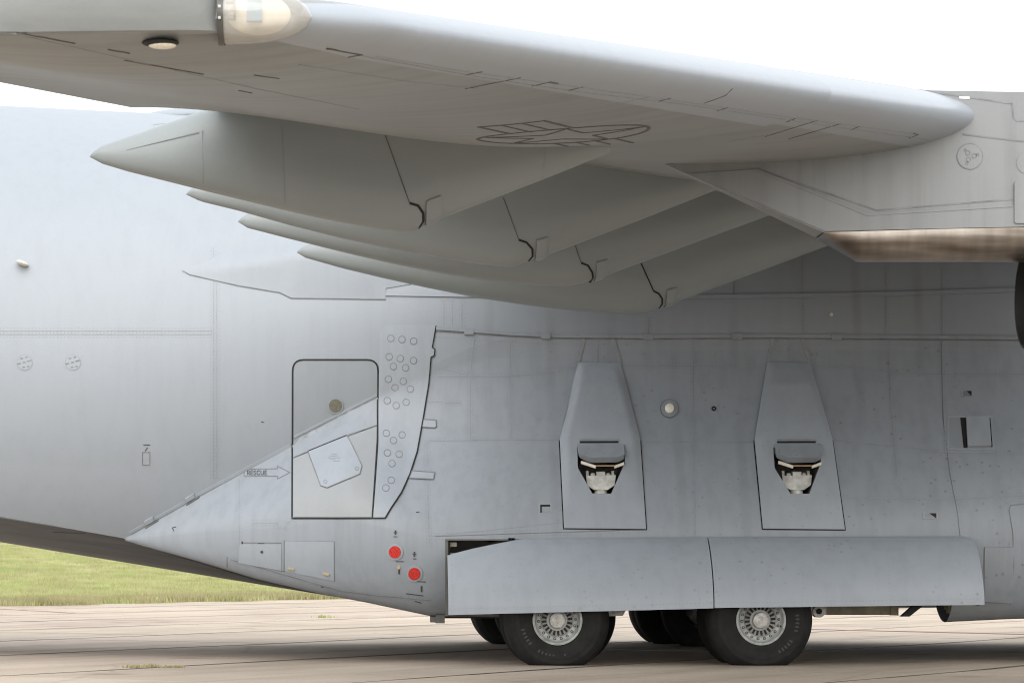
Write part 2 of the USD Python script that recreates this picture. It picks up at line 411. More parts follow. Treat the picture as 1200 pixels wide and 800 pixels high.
def rounded(poly, r, n=5):
    """Polygon in pixels with rounded corners, r one radius or one per corner."""
    poly = np.asarray(poly, float)
    out = []
    for i, p in enumerate(poly):
        ri = r[i] if np.ndim(r) else r
        a, b = poly[i - 1], poly[(i + 1) % len(poly)]
        if ri <= 0:
            out.append(p)
            continue
        ua, ub = (a - p) / np.linalg.norm(a - p), (b - p) / np.linalg.norm(b - p)
        for k in range(n + 1):
            t = k / n
            out.append((1 - t) ** 2 * (p + ua * ri) + 2 * t * (1 - t) * p + t * t * (p + ub * ri))
    return np.array(out)


def patch(poly, lift=0.006, holes=(), depth=0.03, step=7.0, s=surf):
    """A plate that follows the surface: outline in pixels, lift a height or a function of the pixels, with a rim down to the skin."""
    pg = Polygon(poly, holes)
    rings = [np.array(r.coords)[:-1] for r in (pg.exterior, *pg.interiors)]
    rings = [densify(np.vstack([r, r[:1]]), step)[:-1] for r in rings]
    x0, y0, x1, y1 = pg.bounds
    gx, gy = np.meshgrid(np.arange(x0 + step / 2, x1, step), np.arange(y0 + step / 2, y1, step))
    g = np.stack([gx.ravel(), gy.ravel()], 1)
    inner = pg.buffer(-step * 0.45)
    g = g[shapely.contains_xy(inner, g[:, 0], g[:, 1])] if not inner.is_empty else g[:0]
    pts = np.vstack(rings + [g])
    tri = Delaunay(pts).simplices
    c = pts[tri].mean(1)
    tri = tri[shapely.contains_xy(pg, c[:, 0], c[:, 1])]
    P, N = s(pts)
    L = lift(pts) if callable(lift) else np.full(len(pts), lift)
    top = P + N * L[:, None]
    v, f, base = [top], [tri], len(top)
    a = 0
    for r in rings:
        n = len(r)
        idx = np.arange(a, a + n)
        v += [top[idx], (P - N * depth)[idx]]
        k = np.arange(n)
        k2 = (k + 1) % n
        f += [np.stack([base + k, base + k2, base + n + k2], 1), np.stack([base + k, base + n + k2, base + n + k], 1)]
        base += 2 * n
        a += n
    m = trimesh.Trimesh(np.vstack(v), np.vstack(f), process=False)
    nt = len(tri)
    fn, ok = m.face_normals, None
    flip = np.einsum('ij,ij->i', fn[:nt], N[tri[:, 0]]) < 0
    F = m.faces.copy()
    F[:nt][flip] = F[:nt][flip][:, ::-1]
    # rims face away from the plate
    cen = m.triangles_center
    off = nt
    for ri, r in enumerate(rings):
        n2 = 2 * len(r)
        pgn = Polygon(r)
        sgn = 1 if pgn.exterior.is_ccw else -1
        sgn = -sgn if ri else sgn
        # pixel y runs down, so a ccw ring in pixels is cw on the surface
        test = fn[off]
        k = 0
        mid = (r[0] + r[1]) / 2
        d = (r[1] - r[0])[::-1] * np.array([1, -1]) * sgn
        out3 = np.array([d[0], 0, -d[1]])
        if np.dot(test, out3) < 0:
            F[off:off + n2] = F[off:off + n2][:, ::-1]
        off += n2
    return trimesh.Trimesh(m.vertices, F, process=False)


# ------------------------------------------------------------------ the aircraft
AIR = thing('transport_aircraft', label='large grey military transport aircraft parked on the concrete apron, wing overhead', category='airplane')

# fuselage
xs = np.concatenate([np.linspace(-16, -5, 24), np.arange(-4.9, 11.0, 0.16), np.linspace(11.2, 24, 24)])
th = np.linspace(0, 1, 97)
rows = []
for X in xs:
    k = 1.0
    zch, zb, z0 = float(chine(X)), float(keel(X)), float(zc(X))
    if X < -8:                                                       # tail end of the modelled body draws in
        k = 1 - 0.55 * ((-8 - X) / 8) ** 1.5
    a_ch = math.acos(np.clip((zch - z0) / RAD, -1, 1))
    ang = np.concatenate([np.linspace(-a_ch, a_ch, 150)])
    ring = np.stack([RAD * np.sin(ang), z0 + RAD * np.cos(ang)], 1)
    yc = RAD * math.sin(a_ch)
    yb = np.linspace(yc, -yc, 42)[1:-1]
    ring = np.vstack([ring, np.stack([yb, zb + (zch - zb) * (yb / yc) ** 2], 1)])
    if k != 1.0:
        ring = np.stack([ring[:, 0] * k, z0 + RAD * (1 - k) * 0.9 + (ring[:, 1] - z0) * k], 1)
    rows.append(np.column_stack([np.full(len(ring), X), ring]))
nr = len(rows[0])
v = np.array([np.vstack([r, r[:1]]) for r in rows]).reshape(-1, 3)
mfus = trimesh.Trimesh(v, grid_faces(len(xs), nr + 1), process=False)
caps = []
for r, flip in ((rows[0], False), (rows[-1], True)):
    c = r.mean(0)
    f = [[0, i + 1, (i + 1) % nr + 1] for i in range(nr)]
    caps.append(trimesh.Trimesh(np.vstack([c, r]), f, process=False))
mfus = cat([mfus] + caps)
if np.dot(mfus.face_normals[5000], (mfus.triangles_center[5000] - [mfus.triangles_center[5000][0], 0, 3.85])) < 0:
    mfus.invert()
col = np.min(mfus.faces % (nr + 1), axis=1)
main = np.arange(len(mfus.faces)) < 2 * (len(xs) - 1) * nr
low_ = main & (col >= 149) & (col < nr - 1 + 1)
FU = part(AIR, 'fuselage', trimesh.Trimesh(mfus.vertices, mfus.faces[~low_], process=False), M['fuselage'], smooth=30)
part(FU, 'belly', trimesh.Trimesh(mfus.vertices, mfus.faces[low_], process=False), M['belly'], smooth=30, label='dark underside of the rear fuselage')

# bump of the wing root fairing seen above the fuselage
bump = trimesh.creation.icosphere(subdivisions=4)
bump.apply_scale([1.6, 0.9, 0.2])
bump.apply_translation([-1.2, 0.0, 7.22])
part(AIR, 'dorsal_fairing', bump, M['fuselage'], smooth=True)

# landing gear pods
HOLE = [np.array([(676, 529), (732, 529), (732, 546), (716, 580), (694, 580), (677, 552)], float), np.array([(905, 529), (961, 529), (961, 546), (948, 580), (926, 580), (907, 552)], float)]


def make_pod():
    xp = np.unique(np.round(np.concatenate([np.linspace(TIP, TIP + 0.3, 8), np.arange(TIP + 0.3, 0.4, 0.08), np.arange(0.4, 0.72, 0.02), np.arange(0.72, 9.0, 0.06), np.linspace(9, PODEND, 40), [WELL0, WELL1]]), 4))
    up = np.linspace(0, 1, 64)
    lo = np.linspace(0, np.pi / 2, 16)[1:]
    inn = np.linspace(0, np.pi / 2, 12)[1:]
    X = np.repeat(xp[:, None], len(up), 1)
    yu, zu = pod_up(X, np.repeat(up[None], len(xp), 0))
    zt, zl, ym, zm, a = (q[:, None] for q in pod_par(xp))
    yl = ym + a * (1 - np.cos(lo))[None]
    zlw = zm - (zm - zl) * np.sin(lo)[None]
    yi = ym + a + a * 1.1 * np.sin(inn)[None]
    zi = zl + (zm - zl) * 0.8 * (1 - np.cos(inn))[None]
    y = np.hstack([np.minimum(yu[:, :1] + 0.25, -1.0), yu, yl, yi, np.minimum(yi[:, -1:] + 0.9, -1.6)])
    z = np.hstack([zu[:, :1] - 0.02, zu, zlw, zi, zi[:, -1:]])
    n = y.shape[1]
    v = np.stack([np.repeat(xp[:, None], n, 1), y, z], -1)
    cx = (v[:-1, :-1] + v[1:, 1:]) / 2
    pxx, pyy = XV + FOC * cx[..., 0] / (cx[..., 1] + DIST), HOR - FOC * (cx[..., 2] - EYE) / (cx[..., 1] + DIST)
    holes = np.zeros(pxx.shape, bool)
    for h in HOLE:
        holes |= shapely.contains_xy(Polygon(h).buffer(4), pxx, pyy)
    well = (cx[..., 0] > WELL0) & (cx[..., 0] < WELL1) & (np.arange(n - 1)[None] >= 64)
    drop = holes | well
    m = trimesh.Trimesh(v.reshape(-1, 3), grid_faces(len(xp), n, lambda i, j: ~drop[i, j]), process=False)
    k = np.argmin(np.abs(m.triangles_center - [0.9, -4.3, 1.8]).sum(1))
    if m.face_normals[k][1] > 0:
        m.invert()
    return m


mpod = make_pod()
part(AIR, 'gear_pod', mpod, M['pod'], smooth=40, label='grey landing gear pod along the near side, tapering to a point aft')
far = mpod.copy()
far.vertices[:, 1] *= -1
far.invert()
part(AIR, 'gear_pod', far, M['pod'], smooth=40)


def wheel_well(sgn):
    ms = [box([WELL0, sgn * 4.56, 1.58], [WELL1, sgn * 1.9, 1.64]),
          box([WELL0 + 0.01, sgn * 4.5, 0.66], [WELL0 + 0.05, sgn * 2.3, 1.6]), box([WELL1 + 0.3, sgn * 4.3, 0.7], [WELL1 + 0.33, sgn * 3.35, 1.5])]
    for x in np.arange(WELL0 + 0.6, WELL1, 0.62):
        ms.append(box([x, sgn * 4.5, 1.48], [x + 0.04, sgn * 2.2, 1.58]))
    return cat(ms)


well = part(AIR, 'wheel_well', wheel_well(-1), M['well'], smooth=False)
part(AIR, 'wheel_well', wheel_well(1), M['well'], smooth=False)
# pod bulkhead edge beside the aft gear door, with ribs
eb = []
for k, z in enumerate(np.linspace(0.66, 1.42, 7)):
    eb.append(box([WELL0 + 0.05, -4.5, z], [WELL0 + 0.13, -4.0, z + 0.05]))
part(well, 'bulkhead_rib', cat(eb), M['well_tan'], smooth=False)
part(well, 'frame_edge', cat([box([WELL0 - 0.012, -4.6, 0.58], [WELL0 + 0.022, -4.53, 1.5]), box([WELL0 - 0.012, -4.61, 1.49], [WELL0 + 0.9, -4.57, 1.51])]), M['steel'], smooth=False)
fr = []
for k, y in enumerate(np.linspace(-4.35, -3.35, 9)):
    fr.append(box([WELL1 - 0.0, y, 0.6 + 0.05 * abs(k - 3)], [WELL1 + 0.18, y + 0.06, 1.3]))
part(well, 'pod_rib', cat(fr), M['well_tan'], smooth=False)

# gear doors: curved sheets hinged under the pod side
def door_y(z):
    return -4.63 - 0.68 * np.sin(np.pi / 2 * np.clip((1.545 - z) / 0.86, 0, 1)) ** 0.72


def gear_door(x0, x1, top, bot):
    x = np.linspace(x0, x1, 40)
    zt, zb = np.interp(x, *top), np.interp(x, *bot)
    v = np.linspace(0, 1, 24)
    z = zt[:, None] + (zb - zt)[:, None] * v[None]
    y = door_y(z)
    o = np.stack([np.repeat(x[:, None], 24, 1), y, z], -1)
    i = o + [0, 0.045, 0]
    n = 40 * 24
    F = grid_faces(40, 24)
    G = np.arange(n).reshape(40, 24)
    loop = np.concatenate([G[:, 0], G[-1, 1:], G[-2::-1, -1], G[0, -2:0:-1]])
    k = np.roll(loop, -1)
    sides = np.vstack([np.stack([loop, k, k + n], 1), np.stack([loop, k + n, loop + n], 1)])
    m = trimesh.Trimesh(np.vstack([o.reshape(-1, 3), i.reshape(-1, 3)]), np.vstack([F, F[:, ::-1] + n, sides]), process=False)
    m.fix_normals()
    return m


TOP1 = ([1.245, 1.40, 1.58, 1.82, 2.06, 2.2, 4.5], [1.305, 1.35, 1.395, 1.445, 1.49, 1.515, 1.535])
BOT = ([1.2, 4.4, 4.43, 7.7], [0.604, 0.684, 0.690, 0.728])
TOP2 = ([4.4, 7.5, 7.58, 7.63], [1.535, 1.545, 1.53, 1.49])
d1 = part(AIR, 'gear_door', gear_door(1.27, 4.414, TOP1, BOT), M['door'], smooth=40, label='aft main gear door hanging open in front of the wheels')
d2 = part(AIR, 'gear_door', gear_door(4.428, 7.63, TOP2, BOT), M['door'], smooth=40, label='forward main gear door hanging open in front of the wheels')
for x0, x1, top in ((1.27, 4.414, TOP1), (4.428, 7.63, TOP2)):
    m = gear_door(x0, x1, top, BOT)
    m.vertices[:, 1] *= -1
    m.invert()
    part(AIR, 'gear_door', m, M['door'], smooth=40)
part(d1, 'hinge', cat([box(at(600, 637, -4.66), at(603, 630, -4.6)), box(at(596, 632, -4.66), at(603, 630, -4.6)), box(at(596, 636, -4.66), at(598, 630, -4.6))]), M['gap'], smooth=False)

sdoor = lambda pts: surf(pts, S=lambda X, z: door_y(z) + 0 * X)
DOORROWS = [[(612, 637), (826, 634)], [(528, 713), (829, 706)], [(838, 634), (1130, 634)], [(838, 706), (1146, 702)], [(827, 640), (829, 704)], [(838, 640), (839, 704)], [(690, 640), (692, 708)], [(1132, 640), (1144, 700)], [(530, 656), (606, 640)], [(530, 662), (531, 710)], [(940, 640), (941, 702)], [(1040, 640), (1042, 702)]]

# inner gear doors: the dark panels under the belly, and the door strut
part(AIR, 'inner_gear_door', cat([box(at(965, 720, -3.4), at(1050, 700, -3.36)), box(at(1044, 720.5, -3.42), at(1051, 700, -3.3))]), M['well_tan'], smooth=False)
part(AIR, 'inner_gear_door', box(at(516, 724, -3.3), at(600, 706, -3.27)), M['well'], smooth=False)
strut_pts = [at(1056, 722, -4.7), at(1066, 722, -4.7), at(1086, 706, -4.7), at(1074, 706, -4.7)]
pr = np.array(strut_pts)
sm = trimesh.convex.convex_hull(np.vstack([pr, pr + [0, 0.12, 0]]))
part(AIR, 'door_strut', sm, M['gap'], smooth=False)
part(AIR, 'jacking_bracket', cat([box(at(505, 722, -4.0), at(513, 728, -3.6)), box(at(511, 720, -4.05), at(520, 729, -3.65)), box(at(520, 722, -3.9), at(590, 719.5, -3.85))]), M['steel'], smooth=False)

# ------------------------------------------------------------------ wheels and struts
TR, TW = 0.635, 0.267
prof = [(0.297, -0.215), (0.33, -0.235), (0.40, -0.261), (0.448, -0.266), (0.452, -0.271), (0.458, -0.271), (0.462, -0.266), (0.50, -0.263), (0.514, -0.259), (0.518, -0.263), (0.524, -0.262), (0.535, -0.252), (0.585, -0.212), (0.612, -0.165), (0.625, -0.12), (0.628, -0.105), (0.622, -0.098), (0.63, -0.09), (0.634, -0.04), (0.626, -0.03), (0.626, -0.02), (0.635, -0.01)]
prof = prof + [(r, -y) for r, y in prof[::-1]]
tyre_mesh = lathe_y(prof, 80)
zz = tyre_mesh.vertices[:, 2]
FLAT = -0.536
low = zz < FLAT
bulge = np.clip((-0.25 - zz) / 0.3, 0, 1) ** 2
tyre_mesh.vertices[:, 1] *= 1 + 0.05 * bulge
tyre_mesh.vertices[low, 2] = FLAT
tyre_mesh.fix_normals()
rim_prof = [(0.299, -0.205), (0.297, -0.228), (0.285, -0.234), (0.272, -0.228), (0.262, -0.2), (0.25, -0.165), (0.235, -0.15), (0.2, -0.145), (0.175, -0.13), (0.13, -0.128), (0.1, -0.14), (0.0, -0.14)]
rim_mesh = lathe_y(rim_prof, 56)
if rim_mesh.face_normals[len(rim_mesh.faces) // 2][1] > 0:
    rim_mesh.invert()
hub_mesh = lathe_y([(0.097, -0.135), (0.095, -0.2), (0.091, -0.212), (0.086, -0.212), (0.083, -0.203), (0.036, -0.205), (0.034, -0.213), (0.018, -0.214), (0.016, -0.206), (0.0, -0.206)], 40)
if hub_mesh.face_normals[-1][1] > 0:
    hub_mesh.invert()


def radial(mesh, n, r, phase=0.0):
    out = []
    for k in range(n):
        a = 2 * np.pi * k / n + phase
        m = mesh.copy()
        m.apply_translation([r, 0, 0])
        m.apply_transform(trimesh.transformations.rotation_matrix(-a, [0, 1, 0]))
        out.append(m)
    return out


slot = trimesh.creation.box(extents=[0.06, 0.02, 0.027])
face_mesh = lathe_y([(0.204, -0.1465), (0.176, -0.1335), (0.13, -0.1315), (0.1, -0.1315)], 56)
if face_mesh.face_normals[0][1] > 0:
    face_mesh.invert()
slots = radial(slot, 20, 0.157, 0.1)
for s in slots:
    s.apply_translation([0, -0.127, 0])
bolt = trimesh.creation.icosphere(subdivisions=1, radius=0.0105)
washer = trimesh.creation.cylinder(radius=0.017, height=0.012, sections=10)
washer.apply_transform(trimesh.transformations.rotation_matrix(np.pi / 2, [1, 0, 0]))
bolts, washers = radial(bolt, 18, 0.222, 0.05), radial(washer, 18, 0.222, 0.05)
for s in bolts:
    s.apply_translation([0, -0.157, 0])
for s in washers:
    s.apply_translation([0, -0.148, 0])
valve = box([0.236, -0.19, -0.085], [0.262, -0.165, -0.06])


def wheel(X, Y, full, label=None):
    side = -1 if Y < 0 else 1
    def put(m):
        m = m.copy()
        if side > 0:
            m.vertices[:, 1] *= -1
            m.invert()
        m.apply_translation([X, Y, 0.538])
        return m
    p = part(AIR, 'wheel', put(rim_mesh), M['rim'], smooth=40, **({'label': label} if label else {}))
    part(p, 'tyre', put(tyre_mesh), M['tyre'], smooth=50)
    part(p, 'hub_cap', put(hub_mesh), M['hub'], smooth=40)
    if full:
        part(p, 'brake_face', put(face_mesh), M['brake'], smooth=40)
        part(p, 'spoke_slots', put(cat(slots)), M['slot'], smooth=False, kind='stuff')
        part(p, 'bolt_seats', put(cat(washers)), M['slot'], smooth=False, kind='stuff')
        part(p, 'bolts', put(cat(bolts)), M['bolt'], smooth=True, kind='stuff')
        part(p, 'valve', put(valve), M['slot'], smooth=False)
        letters = []
        for k in range(15):
            if k % 7 in (5, 6):
                continue
            a = math.radians(195 + k * 6.2) if X < 4 else math.radians(-60 + k * 6.2)
            b = trimesh.creation.box(extents=[0.045, 0.006, 0.022])
            b.apply_translation([0.43, -0.2655, 0])
            b.apply_transform(trimesh.transformations.rotation_matrix(-a, [0, 1, 0]))
            letters.append(b)
        part(p, 'moulded_lettering', put(cat(letters)), M['tyre_line'], smooth=False, kind='stuff')


for X, tag in ((2.58, 'aft'), (5.01, 'forward')):
    wheel(X, -4.87, True, f'{tag} outer main wheel with grey bolted rim, below the open gear door')
for X in (2.58, 5.01):
    wheel(X, -3.97, False)
    wheel(X + 0.27, -2.75, False)
    wheel(X, 4.87, False)
    wheel(X, 3.97, False)
    wheel(X + 0.27, 2.75, False)
for X in (2.58, 5.01):
    for s in (-1, 1):
        ax = trimesh.creation.cylinder(radius=0.09, segment=[[X, s * 2.6, 0.538], [X, s * 4.75, 0.538]], sections=16)
        leg = trimesh.creation.cylinder(radius=0.17, segment=[[X, s * 3.4, 0.5], [X, s * 3.4, 1.7]], sections=20)
        part(AIR, 'gear_strut', cat([ax, leg]), M['white'] if s < 0 else M['steel'], smooth=40)
# fittings that show just below the doors
def y_cyl(px, py, Y, r, h):
    c = at(px, py, Y)
    return trimesh.creation.cylinder(radius=r, segment=[c, c + [0, h, 0]], sections=24)
part(AIR, 'tow_fitting', cat([y_cyl(960, 716, -4.4, 0.075, 0.2), box(at(946, 720, -4.35), at(966, 708, -4.2))]), M['hub'], smooth=40)
part(AIR, 'tow_fitting', y_cyl(960, 716, -4.42, 0.035, 0.1), M['slot'], smooth=40)
part(AIR, 'tow_fitting', fix(trimesh.convex.convex_hull(np.vstack([[at(711, 712, -4.3), at(735, 712, -4.3), at(730, 721, -4.3), at(711, 721.5, -4.3)], [at(711, 712, -4.1), at(735, 712, -4.1), at(730, 721, -4.1), at(711, 721.5, -4.1)]]))), M['hub'], smooth=False)

# ------------------------------------------------------------------ strut blisters on the pod side
PLATE = [np.array([(677, 425), (727, 426), (750, 516), (757, 619.5), (661, 618.5), (656, 516)], float), np.array([(899, 425), (949, 426), (975, 516), (990, 620), (894, 619), (884, 516)], float)]
for k in (0, 1):
    P, H, dx = PLATE[k], HOLE[k], (0, 230.5)[k]
    ring_ = Polygon(P).exterior
    lift = lambda p: 0.010 + 0.11 * np.clip((600 - p[:, 1]) / 100, 0, 1) ** 0.8 * np.clip((p[:, 1] - 415) / 40, 0.45, 1) * np.clip(0.3 + 0.7 * shapely.distance(ring_, shapely.points(p[:, 0], p[:, 1])) / 8, 0, 1)
    b = part(AIR, 'strut_cover', patch(P, lift=lift, holes=[H], depth=0.05, step=4), M['panel'], smooth=25,
             label=('aft', 'forward')[k] + ' six sided cover plate on the gear pod with an open hatch')
    # raked shoulders above the plate
    for a, c in (((677, 425), (684, 397)), ((727, 426), (718, 397))):
        part(b, 'shoulder_seam', ribbon([(a[0] + dx * (k > 0) - (8 if k else 0) + (0 if not k else 0), a[1]), (c[0] + dx * (k > 0) - (8 if k else 0), c[1])], 0.05, 0.01), M['soft'], smooth=False)
    o, _ = surf(H)
    inn = o + [0, 0.75, 0]
    n = len(H)
    f = []
    for i in range(n):
        j = (i + 1) % n
        f += [[i, j, j + n], [i, j + n, i + n]]
    c = len(o) * 2
    f += [[c, n + i, n + (i + 1) % n] for i in range(n)]
    part(b, 'hatch_recess', trimesh.Trimesh(np.vstack([o + [0, 0.03, 0], inn, inn.mean(0)]), f, process=False), M['hatch'], smooth=False)
    q = lambda x, y, d=0.0: surf([(x + dx, y)])[0][0] + [0, d, 0]
    # white trunnion in the hatch
    hull = lambda pts: fix(trimesh.convex.convex_hull(np.array(pts)))
    yoke = hull([q(687.5, 557, .1), q(722.5, 556, .1), q(721, 568, .08), q(713, 573.5, .08), q(697, 573.5, .08), q(689, 569, .08), q(689, 558, .3), q(721, 557, .3), q(720, 568, .3), q(690, 569, .3)])
    cheeks = [hull([q(x, 551, .16), q(x + 3, 551, .16), q(x, 562, .14), q(x + 3, 562, .14), q(x, 551, .26), q(x + 3, 562, .26)]) for x in (688, 718)]
    knobs = []
    for x in (696, 714):
        s = trimesh.creation.icosphere(subdivisions=3, radius=0.03)
        s.apply_translation(q(x, 556, 0.17))
        knobs.append(s)
    lug = hull([q(700, 552, .1), q(710, 552, .1), q(700, 560, .08), q(710, 560, .08), q(700, 552, .2), q(710, 552, .2), q(700, 560, .2), q(710, 560, .2)])
    part(b, 'trunnion', cat([yoke, lug] + cheeks + knobs), M['white'], smooth=30)
    c = q(705, 573, 0.16)
    cyl = lathe_y([(0.0, 0), (0.1, 0)], 4)
    neck = trimesh.creation.revolve([(0.0, 0.0), (0.07, 0.0), (0.08, -0.03), (0.095, -0.09), (0.0, -0.09)], sections=24)
    neck.apply_translation(c)
    part(b, 'piston', neck, M['white'], smooth=40)
    # hood flap hinged along its top edge, standing off below
    hood = rounded([(676 + dx, 525.5), (731 + dx, 525.5), (731.5 + dx, 541), (724 + dx, 545), (690 + dx, 545.5), (678 + dx, 539)], [1, 1, 2, 3, 4, 3])
    hl = lambda p: 0.10 + 0.006 + 0.07 * np.clip((p[:, 1] - 526) / 20, 0, 1)
    part(b, 'hood_flap', patch(hood, lift=hl, depth=-0.06, step=4), M['pod'], smooth=25)
    for e0, e1 in (((680, 540), (697, 545.5)), ((719, 545.5), (730, 541.5))):
        ea = [q(*e0, -.15), q(*e1, -.15), q(e1[0], e1[1] + 3.5, -.13), q(e0[0], e0[1] + 3.5, -.13)]
        part(b, 'flap_edge', hull(ea + [p_ + [0, 0.05, 0] for p_ in ea]), M['cream'], smooth=False)
    part(b, 'hatch_bar', box(q(697, 545.2, -.14), q(719, 546.6, -.1)), M['tan_bar'], smooth=False)
    part(b, 'hinge_slot', ribbon([(679 + dx, 523.8), (724 + dx, 523.6)], 0.018, 0.112), M['gap'], smooth=False)
    part(b, 'hinge_plate', ribbon([(679 + dx, 521), (725 + dx, 521)], 0.035, 0.107), M['soft'], smooth=False)
    part(b, 'cover_gap', ribbon(np.vstack([P[5], P[4], P[3], P[2]]) + [(-.6, 0), (-.6, .8), (.6, .8), (.6, 0)], 0.014, 0.008), M['gap'], smooth=False)

# ------------------------------------------------------------------ crew door, strip and other skin details
door_out = rounded([(343, 421.5), (443, 421.5), (443, 470), (442.5, 515), (436.5, 607), (342.5, 607)], [13, 13, 0, 0, 0, 0])
crew = part(AIR, 'crew_door', patch(door_out, lift=0.005, step=6), M['crew'], smooth=30, label='narrow side door with rounded top corners and a small round window')
dl = np.vstack([door_out, door_out[:1]])
part(crew, 'door_gap', ribbon(dl, 0.021, 0.009, step=3), M['gap'], smooth=False)
part(crew, 'door_band', patch([(344.8, 515.5), (441.6, 467), (441.6, 498.5), (344.8, 536.5)], lift=0.016, step=6), M['pod'], smooth=30)
part(crew, 'door_band_edge', ribbon([(344.5, 511.5), (441.5, 462.5)], 0.03, 0.016), M['panel'], smooth=False)
part(crew, 'lower_panel', patch([(344.5, 537.2), (441.5, 499.2), (441, 516), (435.5, 605.5), (344.5, 605.5)], lift=0.010, step=6), M['warm'], smooth=30, label='off white lower panel of the side door')
sq = np.array([(361.5, 529.5), (407, 511), (424, 546.5), (421.5, 556), (384, 572), (376.5, 569.5)])
part(crew, 'access_hatch', patch(sq, lift=0.018, step=6), M['panel'], smooth=30)
part(crew, 'hatch_outline', ribbon(np.vstack([sq, sq[:1]]), 0.009, 0.021), M['seam'], smooth=False)
part(crew, 'hatch_hinge', ribbon([sq[0], sq[1]], 0.014, 0.023), M['gap'], smooth=False)
part(crew, 'panel_line', ribbon([(344.5, 537), (362, 529.5), (407, 511), (441.5, 499)], 0.010, 0.02), M['seam'], smooth=False)
lines = [((388 + a, y), (388 + b, y)) for a, b, y in ((1, 7, 533), (-1, 8, 535), (-3, 11, 537.3), (0, 7, 539.2), (3, 11, 541))]
part(crew, 'stencil_lines', cat([ribbon(l, 0.008, 0.021) for l in lines] + [ribbon(circle(418, 550, 2, 8), 0.01, 0.021, step=1), ribbon(circle(382, 565, 2, 8), 0.01, 0.021, step=1)]), M['soft'], smooth=False, kind='stuff')
win = part(crew, 'round_window', patch(circle(393.4, 475.2, 8.3)[:-1], lift=0.02, step=3), M['window'], smooth=30)
part(win, 'window_rim', ribbon(circle(393.4, 475.2, 8.4), 0.012, 0.024, step=1.5), M['soft'], smooth=False)

edge = [(511, 381.5), (506.5, 407), (509.5, 409), (509, 416.5), (505, 418.5), (502.5, 450), (496, 491), (489, 530), (480.5, 556), (470, 578), (458, 596), (451.5, 607)]
strip_out = np.vstack([edge, [(437.5, 607), (443.5, 520), (444, 440)], rounded([(445, 415), (445.5, 381.5), (475, 380.5)], [0, 11, 0], 6)])
sp = part(AIR, 'fairing_strip', patch(strip_out, lift=lambda p: 0.016 + 0.0 * p[:, 0], step=6), M['panel'], smooth=30, label='upright plate with rows of round plugs, between side door and gear pod')
part(sp, 'edge_gap', ribbon(edge, 0.014, 0.02, step=3), M['gap'], smooth=False)
part(sp, 'lower_gap', ribbon([(451.5, 607), (437, 607)], 0.014, 0.02, step=3), M['gap'], smooth=False)
plugs = [(457.9, 396.5), (471, 397.8), (484.7, 399.8), (456, 418), (469, 420), (484.5, 422.4), (461, 429.2), (475.3, 430.8), (455, 444), (472.5, 446.6), (462.8, 454), (481, 456), (454, 469.7), (476, 471.6), (464.4, 475.5), (452.7, 508.4), (471.2, 510.2), (461, 516.8), (453.8, 531.5), (467.5, 533), (459.2, 544), (458.2, 563.5), (452, 572.4)]
for c in plugs:
    g = part(sp, 'plug', patch(circle(*c, 3.5, 14)[:-1], lift=0.0185, step=2.5), M['panel'], smooth=30)
    part(g, 'plug_rim', ribbon(circle(*c, 3.9, 16), 0.008, 0.0195, step=1.3), M['seam'], smooth=False)
for q4 in ([(495.5, 491.5), (511, 492.5), (511.5, 500), (509.5, 501.5), (494, 500.5)], [(483, 552), (509.5, 554), (508, 562), (479.5, 560.5)]):
    t = part(AIR, 'access_tab', patch(q4, lift=0.012, step=4), M['panel'], smooth=False)
    part(t, 'tab_outline', ribbon(np.vstack([q4, q4[:1]]), 0.012, 0.015, step=2), M['seam'], smooth=False)

# wing root fairing on the fuselage side
fpoly = np.array([(214, 318), (222, 321.5), (280, 334.5), (328, 342.5), (341, 349), (452, 350.5), (452, 338), (560, 320), (560, 240), (420, 236), (340, 262), (300, 281), (240, 307)])
fp = Polygon(fpoly)


def flift(p):
    d = shapely.distance(fp.exterior, shapely.points(p[:, 0], p[:, 1]))
    low = np.clip((352 - p[:, 1]) / 60, 0, 1)
    return 0.012 + 0.2 * np.clip(d / 60, 0, 1) ** 1.2


rf = part(AIR, 'wing_root_fairing', patch(fpoly, lift=flift, step=6), M['fuselage'], smooth=40)
part(rf, 'fairing_edge', ribbon([(214, 317), (222, 321.8), (280, 335), (328, 343), (341, 349.5), (452, 351)], 0.009, 0.012), M['seam'], smooth=False)
part(AIR, 'joint_strake', ribbon([(452, 345), (540, 346.5), (640, 347)], 0.04, 0.02), M['fuselage'], smooth=False)
part(AIR, 'joint_strake', ribbon([(700, 349), (860, 348), (960, 346.5), (1040, 345), (1200, 340)], 0.05, 0.03), M['fuselage'], smooth=False)
# top seam of the pod with its brackets
part(AIR, 'pod_top_strake', ribbon([(511, 384.5), (548, 387), (600, 391), (660, 393.5), (760, 394.5), (900, 393.5), (1000, 394.5), (1210, 396)], 0.045, 0.02), M['pod'], smooth=False)
part(AIR, 'pod_top_gap', ribbon([(511, 387.5), (548, 390), (600, 393.8), (660, 396.2), (760, 397.2), (900, 396.2), (1000, 397.2), (1210, 398.5)], 0.014, 0.01), M['seam'], smooth=False)
for x, y in ((549, 388), (639, 393), (759, 394.5), (863, 394), (980, 394.5)):
    part(AIR, 'seam_bracket', patch([(x - 6, y - 3), (x + 6, y - 3), (x + 6, y + 4), (x - 5, y + 4)], lift=0.03, step=3), M['pod'], smooth=False)
